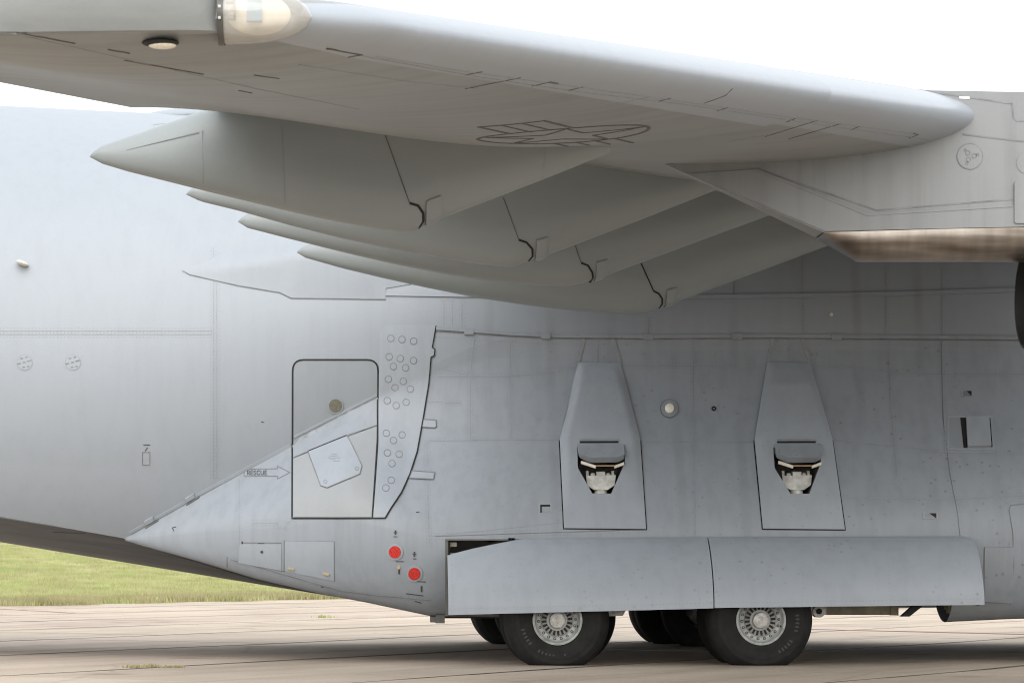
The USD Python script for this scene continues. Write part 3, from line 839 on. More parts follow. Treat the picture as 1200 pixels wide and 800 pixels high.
# hinge brackets on the wedge's upper edge
for x, y in ((177, 611), (225, 584)):
    g = part(AIR, 'edge_bracket', patch([(x - 8, y - 1), (x + 2, y - 7), (x + 3, y - 2), (x - 6, y + 3)], lift=0.03, step=3), M['panel'], smooth=False)
    part(g, 'bracket_line', ribbon([(x - 6, y + 8), (x + 9, y - 1), (x + 7, y - 4)], 0.01, 0.02, step=2), M['seam'], smooth=False)
part(AIR, 'wedge_edge', ribbon([(152, 624), (240, 575), (340, 521.5)], 0.04, 0.01), M['panel'], smooth=False)

# skin panels
skin_panels = [
    ([(504, 517), (640, 517), (655, 519), (660, 612), (504, 628)], 'pod', 0.003),
    ([(1070 + 84, 641), (1188, 641), (1186, 706), (1153, 704)], 'pod', 0.012)]
for q4, mm, lf in skin_panels:
    part(AIR, 'skin_panel', patch(q4, lift=lf, step=8), M[mm], smooth=30)
part(AIR, 'access_panel', patch([(281, 637), (330, 637), (330, 668), (279.5, 659)], lift=0.008, step=5), M['panel'], smooth=30, label='access panel with small stencils, left of the pair')
pb = part(AIR, 'access_panel', patch([(334, 633.5), (391.5, 634.5), (391.5, 680), (334, 668.5)], lift=0.008, step=5), M['panel'], smooth=30, label='access panel with two brass latches, right of the pair')
for x, y in ((341.5, 665.5), (382.5, 671.5)):
    part(pb, 'latch', patch([(x - 3.8, y - 1.5), (x + 3.8, y + 0.3), (x + 3.6, y + 2), (x - 3.6, y + 0.2)], lift=0.025, step=2), M['brass'], smooth=False)
seams_dark = [
    [(0, 605), (60, 615), (145, 630), (150, 633), (240, 661), (300, 679), (370, 694.5)], [(333, 632.5), (333, 669)], [(391.8, 634), (391.8, 681)], [(334, 633.5), (392, 634.5)], [(285, 635.5), (330, 635.8)],
    [(281, 637), (279.5, 659), (330, 668.5), (334, 669)], [(266, 652), (266, 669)], [(1153.5, 641), (1150.5, 705), (1180, 706)], [(1103, 400), (1105, 490), (1113, 555), (1122, 600), (1125, 628)],
    [(1200, 590), (1184, 592), (1182.5, 598), (1187, 625), (1188, 660), (1184, 708)], [(1154, 641), (1186, 641)], [(833, 630), (831, 640)], [(270, 655), (330, 672), (400, 692), (440, 697), (505, 703)],
    [(510, 628), (600, 625), (700, 622), (757, 620)], [(860, 300), (860, 345)], [(167, 529.5), (175.5, 529.5), (175.5, 544.5), (167, 544.5), (167, 529.5)]]
part(AIR, 'panel_seams', cat([ribbon(s, 0.008, 0.005) for s in seams_dark]), M['seam'], smooth=False, kind='stuff')
seams_soft = [
    [(0, 387.5), (248, 387.5)], [(0, 391.8), (248, 392)], [(250, 290), (250, 560)], [(254, 560), (254, 330)], [(511, 430), (560, 442)], [(512, 441), (600, 441), (655, 433), (676, 430)], [(729, 428), (898, 429)],
    [(950, 428), (1020, 431), (1050, 438), (1120, 438), (1210, 438)], [(598, 392), (597, 440), (599, 516)], [(557, 390), (551, 440), (551, 516)], [(504, 516), (656, 515)], [(500, 516), (503, 640)],
    [(812, 395), (813, 520), (815, 628)], [(1042, 396), (1043, 470), (1052, 560)], [(700, 395), (701, 425)], [(925, 395), (925, 424)], [(757, 517), (884, 518)], [(975, 515), (1100, 528)],
    [(280, 640), (280, 560)], [(297, 612), (326, 612), (326, 618)], [(334, 620), (336, 612), (345, 608)], [(1175, 700), (1180, 640)], [(541, 350), (541, 386)], [(520, 352), (520, 385)], [(530, 352), (530, 385)],
    [(1070, 530), (1210, 531)], [(980, 583), (1108, 585), (1210, 580)], [(940, 300), (941, 393)], [(1038, 300), (1038, 393)], [(1104, 302), (1104, 393)], [(760, 372), (760, 392)], [(500, 470), (540, 472)], [(180, 146), (180, 157)], [(181, 146), (215, 144)]]
part(AIR, 'rivet_seams', cat([ribbon(s, 0.01, 0.003) for s in seams_soft]), M['soft'], smooth=False, kind='stuff')

# rows of small flush fasteners beside the seams
rv, rf_ = [], []
for sl in [('door', d_) for d_ in DOORROWS] + seams_soft + [seams_dark[i] for i in (8, 12, 13)] + [[(511, 392), (600, 398), (660, 400.5), (1200, 402)], [(300, 560), (330, 545), (430, 505)], [(840, 636), (1135, 635)], [(620, 640), (825, 636)], [(170, 620), (245, 578), (335, 530)]]:
    P, N = sdoor(densify(sl[1], 4.6)) if sl[0] == 'door' else surf(densify(np.asarray(sl, float), 4.2))
    t = np.gradient(P, axis=0)
    t /= np.linalg.norm(t, axis=1, keepdims=True)
    s_ = np.cross(N, t)
    for off in ((-0.032, 0.032) if sl[0] != 'door' else (0.0,)):
        c = P + s_ * off + N * 0.004
        k = len(rv) and sum(len(a) for a in rv)
        a = 0.0055
        n_ = len(c)
        rv.append(np.stack([c + t * a, c + s_ * a, c - t * a, c - s_ * a], 1).reshape(-1, 3))
        b_ = k + 4 * np.arange(n_)
        rf_.append(np.vstack([np.stack([b_, b_ + 1, b_ + 2], 1), np.stack([b_, b_ + 2, b_ + 3], 1)]))
part(AIR, 'rivet_rows', trimesh.Trimesh(np.vstack(rv), np.vstack(rf_), process=False), M['rivet'], smooth=False, kind='stuff')

# RESCUE arrow and stencils
arrow = [(286, 549.5), (325, 549), (325, 545.8), (340, 553.4), (325.5, 561), (325.5, 557.8), (286, 558), (286, 549.5)]
ra = part(AIR, 'rescue_arrow', ribbon(arrow, 0.008, 0.006, step=2), M['seam'], smooth=False)
tm = meshkit.text_mesh('RESCUE', 1.0, 0.001)
tb = tm.bounds
tv = tm.vertices
px = 290.0 + (tv[:, 0] - tb[0][0]) / (tb[1][0] - tb[0][0]) * 23.0
py = 556.6 - (tv[:, 1] - tb[0][1]) / (tb[1][1] - tb[0][1]) * 5.6
P, N = surf(np.stack([px, py], 1))
part(ra, 'rescue_lettering', trimesh.Trimesh(P + N * (0.005 + 0.002 * (tv[:, 2:] > 0.0005)), tm.faces, process=False), M['ink'], smooth=False)
dashes = [((168, 521), (176, 521)), ((170, 528), (173, 524)), ((298, 651), (318, 651.5)), ((298, 653.5), (316, 654)), ((298, 655.5), (306, 656)), ((352, 653.5), (372, 654.5)), ((358, 656), (366, 656.5)),
          ((283, 640), (288, 640)), ((283, 643), (288, 643)), ((284, 645.5), (288, 645.5)), ((284, 634), (284, 637)), ((302, 636.3), (310, 636.3)), ((463.5, 621), (463.5, 626)), ((461.5, 623.5), (465.7, 623.5)), ((461, 628.5), (466, 628.5)),
          ((485.7, 646), (485.7, 652)), ((483.5, 649), (488, 649)), ((484, 654.3), (488, 654.3)), ((464, 657.5), (473, 657.5)), ((467.7, 665), (467.7, 672)), ((488, 680.8), (499, 681.3)), ((494, 686), (494, 693)), ((476, 695), (496, 697.5)), ((486, 704), (494, 706)),
          ((322, 606.5), (322, 606.5)), ((202, 618), (204, 622)), ((202, 618), (206.5, 617)), ((487.5, 600), (491.5, 599.6)), ((376, 687), (379, 687.5)), ((62, 623), (100, 624.5)), ((306, 494), (309, 494.2))]
dashes = [d for d in dashes if d[0] != d[1]]
part(AIR, 'stencil_marks', cat([ribbon(d, 0.02 if abs(d[0][0] - d[1][0]) < 1 else 0.009, 0.005, step=2) for d in dashes]), M['ink'], smooth=False, kind='stuff')
part(AIR, 'stencil_dot', patch(circle(307.3, 646.2, 1.7, 10)[:-1], lift=0.012, step=2), M['ink'], smooth=False)

# red discs
for n, (x, y) in enumerate(((463, 646.2), (485.8, 671.3))):
    rg = part(AIR, 'disc_bezel', patch(circle(x, y, 9.5)[:-1], lift=0.014, step=3), M['panel'], smooth=40)
    part(rg, 'red_disc', patch(circle(x, y, 7.0)[:-1], lift=0.024, step=2.5), M['red'], smooth=30, label=('upper', 'lower')[n] + ' round red disc on the pod side')
part(AIR, 'yellow_button', patch(circle(467.6, 664.2, 2.0, 12)[:-1], lift=0.014, step=2), M['brass'], smooth=False)

# pod lamp, ring, little ports
lr = part(AIR, 'lamp_bezel', patch(circle(784.5, 478.8, 10)[:-1], lift=0.012, step=3), M['pod'], smooth=30)
part(lr, 'bezel_ring', ribbon(circle(784.5, 478.8, 10.4), 0.016, 0.012, step=1.5), M['seam'], smooth=False)
part(lr, 'side_lamp', patch(circle(784.5, 479, 5.4)[:-1], lift=lambda p: 0.02 + 0.04 * np.sqrt(np.clip(1 - ((p[:, 0] - 784.5) ** 2 + (p[:, 1] - 479) ** 2) / 31, 0, 1)), step=1.5), M['lamp_glass'], smooth=60)
part(AIR, 'drain_port', ribbon(circle(836.5, 478.8, 2.1, 12), 0.014, 0.012, step=1), M['gap'], smooth=False)
for x, y, w, h in ((638.8, 596, 6.5, 4.5), (1133.5, 461.3, 5.5, 3.0), (1090.3, 604.3, 7.5, 3.0)):
    fr = part(AIR, 'step_port', patch([(x - w - 1.2, y - h - 1), (x + w + 1.2, y - h - 1), (x + w + 1.2, y + h + 1), (x - w - 1.2, y + h + 1)], lift=0.008, step=3), M['panel'], smooth=False)
    part(fr, 'port_hole', patch([(x - w * .9, y - h), (x + w * .9, y - h), (x + w * .9, y + h), (x - w * .9, y + h)], lift=0.011, step=3), M['soft'] if w > 6 else M['seam'], smooth=False)
    part(fr, 'port_shade', patch([(x - w * .2, y - h), (x + w * .9, y - h), (x + w * .9, y + h)] if x > 1000 else [(x - w * .9, y - h), (x + w * .9, y - h), (x + w * .9, y - h * .5), (x - w * .6, y - h * .5), (x - w * .6, y + h), (x - w * .9, y + h)], lift=0.013, step=3), M['gap'], smooth=False)
vf = part(AIR, 'vent_frame', patch([(1106, 485), (1167, 485), (1168, 531), (1107, 531)], lift=0.005, step=5), M['pod'], smooth=False)
part(vf, 'vent_rim', patch([(1110, 487.5), (1163, 487.5), (1165.5, 527.5), (1110, 527.5)], lift=0.012, step=5), M['panel'], smooth=False)
part(vf, 'vent_recess', patch([(1112, 490), (1160, 490), (1162.5, 525.5), (1112, 525.5)], lift=0.014, step=5), M['crew'], smooth=False)
part(vf, 'vent_gap', patch([(1125, 490), (1132, 490), (1134, 525.3), (1129, 525.3)], lift=0.017, step=4), M['gap'], smooth=False)
part(vf, 'vent_flap', patch([(1131.5, 490.5), (1158.5, 490), (1161, 524), (1133.5, 525)], lift=0.05, step=5), M['panel'], smooth=False)
part(vf, 'vent_gap', ribbon([(1159.5, 491), (1162, 524.5)], 0.014, 0.03), M['gap'], smooth=False)
for x in (28.8, 85.5):
    h = part(AIR, 'fuel_cap', patch(circle(x, 424.5, 8.6)[:-1], lift=0.006, step=3), M['fuselage'], smooth=30)
    part(h, 'cap_ring', ribbon(circle(x, 424.5, 8.9), 0.008, 0.006, step=1.5), M['soft'], smooth=False)
    part(h, 'cap_slots', cat([ribbon([(x + a, 424.5 + b), (x + a + l, 424.5 + b - l * .25)], 0.014, 0.009, step=1) for a, b, l in ((-8.5, 2, 4), (-2, 0.3, 3), (3, -1.2, 5), (-5, -4.3, 3), (1, -5.8, 2.5), (-2.5, 6, 3), (3, 5, 2.5))]), M['seam'], smooth=False, kind='stuff')
blade = trimesh.creation.icosphere(subdivisions=3)
blade.apply_scale([0.08, 0.12, 0.03])
blade.apply_transform(trimesh.transformations.rotation_matrix(math.radians(20), [0, 1, 0]))
blade.apply_translation(surf([(27, 309)])[0][0] + [0, -0.06, 0])
part(AIR, 'blade_antenna', blade, M['cream'], smooth=True)
part(AIR, 'sensor_stud', patch(circle(974, 369, 2, 10)[:-1], lift=0.03, step=2), M['cream'], smooth=False)

# ------------------------------------------------------------------ wing
def xle(y):
    return 5.704 - 0.526 * (y - 14)


def zle(y):
    return np.where(y > 14, 5.255 - 0.098 * (y - 14), 5.255 - 0.075 * (y - 14))


def chord(y, flap=None):
    y = np.asarray(y, float)
    f = (y < 17.6) if flap is None else flap
    return 6.5 + 0.295 * (14 - y) - np.where(f, 0.39, 0)


def thin(y):
    return 1 - 0.62 * np.clip((np.asarray(y, float) - 24.0) / 1.1, 0, 1) ** 2


def f_low(t):
    u, w = np.clip(t / 0.42, 0, 1), np.clip((t - 0.42) / 0.58, 0, 1)
    return np.where(t < 0.42, np.sqrt(u) * (1.5 - 0.5 * u), 1 - 0.95 * (3 * w * w - 2 * w ** 3))


def f_up(t):
    u, w = np.clip(t / 0.38, 0, 1), np.clip((t - 0.38) / 0.62, 0, 1)
    return np.where(t < 0.38, np.sqrt(u) * (1.5 - 0.5 * u), 1 - w ** 1.8)


def z_low(X, Y):
    y = -np.asarray(Y, float)
    c = chord(y)
    t = np.clip((xle(y) - X) / c, 0, 1)
    return zle(y) - np.where(y < 17.6, 0.003, 0.018) * t * c - 0.0705 * c * thin(y) * f_low(t)


def surf_wing(pts):
    p = np.atleast_2d(np.asarray(pts, float))
    Zs = np.linspace(15.7, 38, 2500)
    out, N = [], []
    for x, y in p:
        X, Y, z = (x - XV) * Zs / FOC, Zs - DIST, EYE - (y - HOR) * Zs / FOC
        ok = (X < xle(-Y)) & (X > xle(-Y) - chord(-Y)) & (-Y < 25.2)
        i = np.where(ok & (z > z_low(X, Y)))[0]
        i = i[0] if len(i) else np.argmin(np.where(ok, np.abs(z - z_low(X, Y)), 9))
        out.append([X[i], Y[i], float(z_low(X[i], Y[i]))])
    P = np.array(out)
    e = 0.01
    dx = (z_low(P[:, 0] + e, P[:, 1]) - z_low(P[:, 0] - e, P[:, 1])) / (2 * e)
    dy = (z_low(P[:, 0], P[:, 1] + e) - z_low(P[:, 0], P[:, 1] - e)) / (2 * e)
    N = np.stack([np.clip(dx, -2, 2), np.clip(dy, -2, 2), -np.ones(len(P))], 1)
    return P, N / np.linalg.norm(N, axis=1, keepdims=True)


ys = np.concatenate([np.linspace(1.5, 17.59, 30), np.linspace(17.6, 24, 20), np.linspace(24.05, 24.9, 16), np.linspace(24.92, 25.1, 6)])
tu = (1 - np.cos(np.linspace(0, np.pi, 36))) / 2
rows = []
for y in ys:
    c = float(chord(y, y < 17.595))
    k = float(thin(y))
    inc = 0.003 if y < 17.595 else 0.018
    x0, z0 = float(xle(y)), float(zle(y))
    up = np.stack([x0 - tu[::-1] * c, z0 - inc * tu[::-1] * c + c * k * (0.058 * f_up(tu[::-1]) + 0.003 * tu[::-1])], 1)
    lw = np.stack([x0 - tu[1:] * c, z0 - inc * tu[1:] * c - 0.0705 * c * k * f_low(tu[1:])], 1)
    r = np.vstack([up, lw, up[:1]])
    if y > 24.74:                                                    # the tip nose is the lamp cover's
        pass
    if y > 24.3:
        xc_ = -0.62 + (x0 + 0.62) * math.sqrt(max(1 - ((y - 24.3) / 0.66) ** 2, 0)) if y < 24.96 else -0.62
        fw_ = r[:, 0] > -1.2
        r[fw_, 0] = -1.2 + (r[fw_, 0] + 1.2) * (xc_ + 1.2) / (x0 + 1.2)
    rows.append(np.column_stack([r[:, 0], np.full(len(r), -y), r[:, 1]]))
nr = len(rows[0])
mw = trimesh.Trimesh(np.array(rows).reshape(-1, 3), grid_faces(len(ys), nr), process=False)
cap_r = rows[-1]
nu_ = len(tu)
fc = mw.faces
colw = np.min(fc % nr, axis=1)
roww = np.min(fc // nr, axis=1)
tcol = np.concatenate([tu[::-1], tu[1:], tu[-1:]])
is_slat = (tcol[np.minimum(colw, nr - 1)] < 0.085) & (np.abs(colw - (nu_ - 1)) < 14)  # nose faces split off to carry the painted-in brightness
lit_slat_ = trimesh.Trimesh(mw.vertices, fc[is_slat], process=False)
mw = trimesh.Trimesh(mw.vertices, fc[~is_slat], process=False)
nose = trimesh.Trimesh(np.vstack([cap_r, cap_r.mean(0) + [0, -0.03, 0]]), [[i, i + 1, nr] for i in range(nr - 1)], process=False)
k = np.argmin(np.abs(mw.triangles_center - [2, -19, 4.3]).sum(1))
if mw.face_normals[k][2] > 0:
    mw.invert()
    lit_slat_.invert()
if nose.face_normals[10][1] > 0:
    nose.invert()
W = part(AIR, 'wing', cat([mw, nose]), M['wing'], smooth=40, label='right wing seen from below, bright leading edge')
part(W, 'leading_edge', lit_slat_, M['lit_slat'], smooth=40)

# winglet, rising off the tip
wr = []
for s in np.linspace(0, 1, 26):
    h = 2.7 * s
    yy = -25.05 - 0.16 * s - 0.5 * s * s
    c = 2.8 - 1.6 * s
    x0 = -0.645 - 1.9 * max(0.0, s - 0.12)
    th2 = 0.05 * c * (1 - 0.3 * s)
    t = np.concatenate([tu[::-1], tu[1:], tu[-1:]])
    sg = np.concatenate([np.ones(len(tu)), -np.ones(len(tu) - 1), np.ones(1)])
    half = np.sqrt(np.clip(1 - np.abs(2 * t - 1) ** (14 - 11 * s ** 0.5), 0, 1)) * np.interp(t, [0, 0.3, 1], [1, 1, 0.15])
    base = np.stack([x0 - t * c, yy + sg * half * th2 * min(1, 0.55 + s / 0.06), np.full(len(t), 4.075) - 0.012 * (t * c) + h], 1)
    wr.append(base)
mwl = trimesh.Trimesh(np.array(wr).reshape(-1, 3), grid_faces(len(wr), len(wr[0])), process=False)
b0 = wr[0]
mwl = cat([mwl, trimesh.Trimesh(np.vstack([b0, b0.mean(0) - [0, 0, 0.02]]), [[i + 1, i, len(b0)] for i in range(len(b0) - 1)], process=False)])
mwl.fix_normals()
part(AIR, 'winglet', mwl, M['wing'], smooth=40)

# tip light cover
lc = []
for s in np.linspace(0, 1, 16):
    X = -0.63 + 0.475 * s
    r = math.sqrt(max(1 - s ** 2.3, 0)) if s < 1 else 0.02
    a = np.linspace(0, 2 * np.pi, 33)
    lc.append(np.stack([np.full(33, X), -24.95 + 0.05 * s + 0.22 * r * np.cos(a), 4.18 + 0.0 * s + 0.15 * r * np.sin(a)], 1))
ml = trimesh.Trimesh(np.array(lc).reshape(-1, 3), grid_faces(16, 33), process=False)
ml.fix_normals()
LC = part(AIR, 'tip_light_cover', ml, M['clear'], smooth=60, label='clear cover over the lights at the tip leading edge')
hs = trimesh.creation.icosphere(subdivisions=3)
hs.apply_scale([0.17, 0.06, 0.11])
hs.apply_translation([-0.44, -24.97, 4.18])
part(LC, 'light_housing', hs, M['cream'], smooth=True)
part(LC, 'lamp_block', box([-0.50, -25.07, 4.13], [-0.42, -25.02, 4.24]), plain('blue_lamp', (0.12, 0.22, 0.32), rough=0.3), smooth=False)
part(LC, 'lamp_bracket', cat([box([-0.61, -25.1, 4.14], [-0.56, -25.02, 4.155]), box([-0.61, -25.1, 4.225], [-0.56, -25.02, 4.24]), box([-0.57, -25.1, 4.14], [-0.56, -25.02, 4.24])]), M['steel'], smooth=False)
fr_ = [np.column_stack([np.full(33, x), lc[0][:, 1] * 1.0 - 0.0, lc[0][:, 2]]) for x in (-0.655, -0.622)]
for f_ in fr_:
    f_[:, 1] = -24.95 + (f_[:, 1] + 24.95) * 1.05
    f_[:, 2] = 4.18 + (f_[:, 2] - 4.18) * 1.05
mf_ = trimesh.Trimesh(np.array(fr_).reshape(-1, 3), grid_faces(2, 33), process=False)
mf_.fix_normals()
part(LC, 'cover_frame', mf_, M['steel'], smooth=60)
for z in (4.12, 4.18, 4.24):
    part(LC, 'frame_screw', box([-0.648, -25.186, z], [-0.634, -25.16, z + 0.014]), M['hub'], smooth=False)
# light under the tip
pP, pN = surf_wing([(188, 50)])
ul = trimesh.creation.icosphere(subdivisions=3)
ul.apply_scale([0.1, 0.09, 0.022])
ul.apply_translation(pP[0])
UL = part(AIR, 'underwing_light', ul, M['gap'], smooth=True)
ul2 = trimesh.creation.icosphere(subdivisions=3)
ul2.apply_scale([0.075, 0.07, 0.018])
ul2.apply_translation(pP[0] - [-0.01, 0, 0.014])
part(UL, 'light_lens', ul2, M['lamp_glass'], smooth=True)

# lines on the underside
wl_dark = [[(0, 34), (88, 51)], [(146, 70.5), (238, 87)], [(127, 58), (152, 62.5)], [(298, 88), (327, 92)], [(280, 106), (295, 109)], [(383, 57), (398, 59.5), (424, 64.5)], [(408, 67), (425, 64)], [(545, 88), (565, 84)], [(666, 106), (683, 102)], [(771, 119), (786, 115)], [(840, 130), (853, 126)],
           [(545, 104), (610, 91)], [(623, 101), (645, 96), (654, 98)], [(825, 121), (850, 112), (858, 104)], [(897, 160), (958, 141)], [(924, 163), (985, 145)], [(922, 143), (934, 138)], [(997, 152), (1008, 148)], [(1065, 162), (1076, 158), (1070, 156)]]
wl_soft = [[(425, 66), (560, 90), (680, 108), (800, 122), (960, 146), (1090, 164)], [(440, 66), (545, 84), (640, 97), (800, 119), (930, 138), (1075, 157)], [(0, 36), (150, 70), (300, 104), (420, 128)], [(700, 126), (760, 114)], [(855, 166), (900, 158)], [(350, 76), (480, 96), (560, 104)]]
part(W, 'underside_gaps', cat([ribbon(s, 0.0095, 0.003, s=surf_wing, step=6) for s in wl_dark]), M['under_gap'], smooth=False, kind='stuff')
part(W, 'underside_seams', cat([ribbon(s, 0.008, 0.002, s=surf_wing, step=8) for s in wl_soft]), M['soft'], smooth=False, kind='stuff')

# star and bar insignia under the wing, dark outlines
C, bd = np.array([1.65, -18.62]), np.array([0.343, 0.939])
fd = np.array([0.939, -0.343])
R0 = 0.635


def mark(pts, w):
    p = np.array([C + bd * a + fd * b for a, b in pts])
    p = densify(p, 0.05)
    P = np.stack([p[:, 0], p[:, 1], z_low(p[:, 0], p[:, 1])], 1)
    e = 0.01
    dx = (z_low(P[:, 0] + e, P[:, 1]) - z_low(P[:, 0] - e, P[:, 1])) / (2 * e)
    dy = (z_low(P[:, 0], P[:, 1] + e) - z_low(P[:, 0], P[:, 1] - e)) / (2 * e)
    N = np.stack([dx, dy, -np.ones(len(P))], 1)
    return strip(P, N / np.linalg.norm(N, axis=1, keepdims=True), w, 0.004)


star = []
for k in range(11):
    r = R0 * (0.97 if k % 2 == 0 else 0.37)
    a = math.pi / 2 + k * math.pi / 5
    star.append((r * math.cos(a), r * math.sin(a)))
ins = [mark([(R0 * math.cos(t), R0 * math.sin(t)) for t in np.linspace(0, 2 * math.pi, 49)], 0.026), mark(star, 0.018)]
for s in (-1, 1):
    b0, b1, h = s * R0 * 0.93, s * R0 * 2.1, 0.24
    ins += [mark([(b0, h), (b1, h), (b1, -h), (b0, -h)], 0.026), mark([(b0, 0.075), (b1, 0.075)], 0.014), mark([(b0, -0.075), (b1, -0.075)], 0.014)]
part(W, 'star_insignia', cat(ins), plain('insignia_ink', (0.085, 0.078, 0.075), rough=0.6), smooth=False)

# ------------------------------------------------------------------ flap hinge fairings
FAIR = [
    (-16.5, 0.27, [(105, 184), (120, 192), (150, 201), (200, 213.5), (250, 226), (300, 238), (350, 250), (400, 260.5), (440, 267.5), (468, 271), (482, 271), (490, 269), (497, 264), (506, 260), (560, 240), (640, 209), (715, 179)], [(447, 146), (480, 238)], [(480, 238), (490, 241), (496, 250), (496, 259), (490, 268)]),
    (-11.3, 0.30, [(218, 228), (235, 236), (280, 247), (340, 264), (400, 279), (460, 292), (520, 303), (565, 310), (600, 313), (615, 309), (623, 304), (632, 303), (645, 298), (740, 262), (840, 222.5), (880, 207)], [(590, 232), (608, 281)], [(608, 281), (617, 284), (624, 292), (624, 300), (619, 306)]),
    (-8.8, 0.31, [(279, 260), (290, 267), (340, 280), (400, 295), (460, 309), (520, 321), (580, 330), (630, 335), (668, 335), (685, 332), (694, 328), (702, 327), (714, 322), (800, 290), (903, 252), (960, 231)], [(674, 287), (681, 308)], [(681, 308), (689, 311), (694, 319), (695, 325), (691, 331)]),
    (-6.0, 0.33, [(348, 296), (358, 302), (400, 314), (450, 326), (500, 337), (560, 349), (620, 358), (680, 365), (735, 368), (756, 367), (768, 363), (776, 358), (784, 358), (796, 353), (880, 322), (978, 285), (1040, 262)], [(751, 308), (766, 341)], [(766, 341), (772, 344), (776, 350), (776, 356), (772, 361)])]
for n, (Y0, hw, bot, gap, arc) in enumerate(FAIR):
    s = FOC / (Y0 + DIST)
    b = np.array(bot, float)
    # the silhouette is the belly's; seen from below it lies about half a width nearer
    P = np.array([at(x, y, Y0) for x, y in b])
    X = np.concatenate([np.linspace(P[0, 0], P[0, 0] + 0.12, 8)[:-1], np.linspace(P[0, 0] + 0.12, P[-1, 0], 90)])
    zb = np.interp(X, P[:, 0], P[:, 2])
    L = P[-1, 0] - P[0, 0]
    d = X - P[0, 0]
    ztop = P[0, 2] + 0.055 * np.sqrt(np.clip(d / 0.1, 0, 1)) + 0.345 * d
    c = chord(-Y0)
    zw = np.where(X > xle(-Y0) - c + 0.05, z_low(X, Y0) + 0.12, 9)
    ztop = np.minimum(ztop, np.where(zw < 9, np.maximum(zw, zb + 0.01), ztop))
    w = hw * np.minimum(1, 0.12 * np.sqrt(np.clip(d / 0.08, 0, 1)) + 0.88 * (d / (0.32 * L)).clip(0, 1) ** 0.75) * (1 - 0.72 * np.clip((X - (P[0, 0] + 0.62 * L)) / (0.38 * L), 0, 1) ** 1.3)
    ztop = np.maximum(ztop, zb + 0.004)
    hgt = ztop - zb
    rows = []
    a = np.linspace(0, 1, 15)
    for x, z0, z1, ww in zip(X, zb, ztop, w):
        h = z1 - z0
        rc = min(ww, h * 0.6) * 1.25                                 # round belly, near-flat flanks, rounded top on the free tail
        g = (1 - np.cos(np.linspace(0, np.pi, 22))) / 2
        gb = min(1.0, max(rc / max(h, 1e-4), 0.25))
        free = 1 - np.clip((x - (float(xle(-Y0)) - float(c) - 0.3)) / 1.2, 0, 1)
        top = np.where(g > 0.5, np.sqrt(np.clip(1 - ((g - 0.5) / 0.5) ** 2, 0, 1)) ** 0.8, 1.0)
        half = np.stack([ww * np.sin(np.arccos(1 - np.clip(g / gb, 0, 1))) ** 0.8 * (1 - free + free * top), z0 + h * g], 1)
        ring = np.vstack([np.column_stack([-half[::-1, 0], half[::-1, 1]]), np.column_stack([half[1:, 0], half[1:, 1]])])
        rows.append(np.column_stack([np.full(len(ring), x), Y0 + ring[:, 0], ring[:, 1]]))
    m = trimesh.Trimesh(np.array(rows).reshape(-1, 3), grid_faces(len(rows), len(rows[0])), process=False)
    kk = np.argmin(np.abs(m.triangles_center - [P[len(P) // 2, 0], Y0 - hw, P[len(P) // 2, 2] + 0.3]).sum(1))
    if m.face_normals[kk][1] > 0:
        m.invert()
    fpath = part(AIR, 'flap_fairing', m, M['fairing'], smooth=60, label=('nearest', 'second nearest', 'third nearest', 'farthest')[n] + ' pointed flap hinge fairing under the wing')

    def sf(pts, Y0=Y0, X=X, zb=zb, w=w, ztop=ztop):
        p = np.atleast_2d(np.asarray(pts, float))
        Y = np.full(len(p), Y0 - 0.2)
        for _ in range(25):
            Z = Y + DIST
            x, z = (p[:, 0] - XV) * Z / FOC, EYE - (p[:, 1] - HOR) * Z / FOC
            b0, ww, h = np.interp(x, X, zb), np.interp(x, X, w), np.interp(x, X, ztop) - np.interp(x, X, zb)
            rc = np.minimum(ww, h * 0.6) * 1.25
            u = np.clip((z - b0) / np.maximum(rc, 1e-4), 0, 1)
            Y = Y0 - ww * (np.sin(np.arccos(1 - u)) ** 0.8)
        Z = Y + DIST
        x, z = (p[:, 0] - XV) * Z / FOC, EYE - (p[:, 1] - HOR) * Z / FOC
        return np.stack([x, Y, z], 1), np.tile([0, -0.95, -0.31], (len(p), 1))
    part(fpath, 'hinge_line', ribbon(gap, 0.006 if n < 3 else 0.014, 0.004, s=sf, step=3), M['under_gap' if n < 3 else 'gap'], smooth=False)
    tx_, ty_ = bot[0]
    vx = tx_ + 0.215 * (bot[-1][0] - tx_)
    if n == 0:
        part(fpath, 'tail_seam', cat([ribbon(q_, 0.004, 0.002, s=sf, step=4) for q_ in ([(237, 152), (238, 214)], [(148, 176), (233, 155)], [(330, 150), (334, 240)], [(640, 168), (636, 205)])]), M['soft'], smooth=False, kind='stuff')
    part(fpath, 'hinge_gap', ribbon(arc, 0.02, 0.005, s=sf, step=1.5), M['gap'], smooth=False)
    ax, ay = arc[2]
    k = s / 144
    xl0, xl1 = at(ax + 3, ay, Y0)[0], at(ax + 21 * k, ay, Y0)[0]
    lr_ = []
    for q_ in np.linspace(0, 1, 8):
        x = xl0 + (xl1 - xl0) * q_
        b0, ww, hh_ = np.interp(x, X, zb), np.interp(x, X, w), np.interp(x, X, ztop) - np.interp(x, X, zb)
        rc_ = min(ww, hh_ * 0.6) * 1.25
        gr = 0.022 if q_ < 0.8 else 0.022 * (1 - q_) / 0.2 + 0.001
        zz2 = np.linspace(0, 0.17, 12)
        yy2 = ww * np.sin(np.arccos(1 - np.clip(zz2 / rc_, 0, 1))) ** 0.8
        yy2 = yy2 + gr * np.minimum(1, (0.172 - zz2) / 0.02)
        zz3 = b0 + zz2 - gr * np.clip(1 - zz2 / 0.1, 0, 1)
        lr_.append(np.vstack([np.column_stack([np.full(12, x), Y0 - yy2[::-1], zz3[::-1]]), np.column_stack([np.full(12, x), Y0 + yy2, zz3])]))
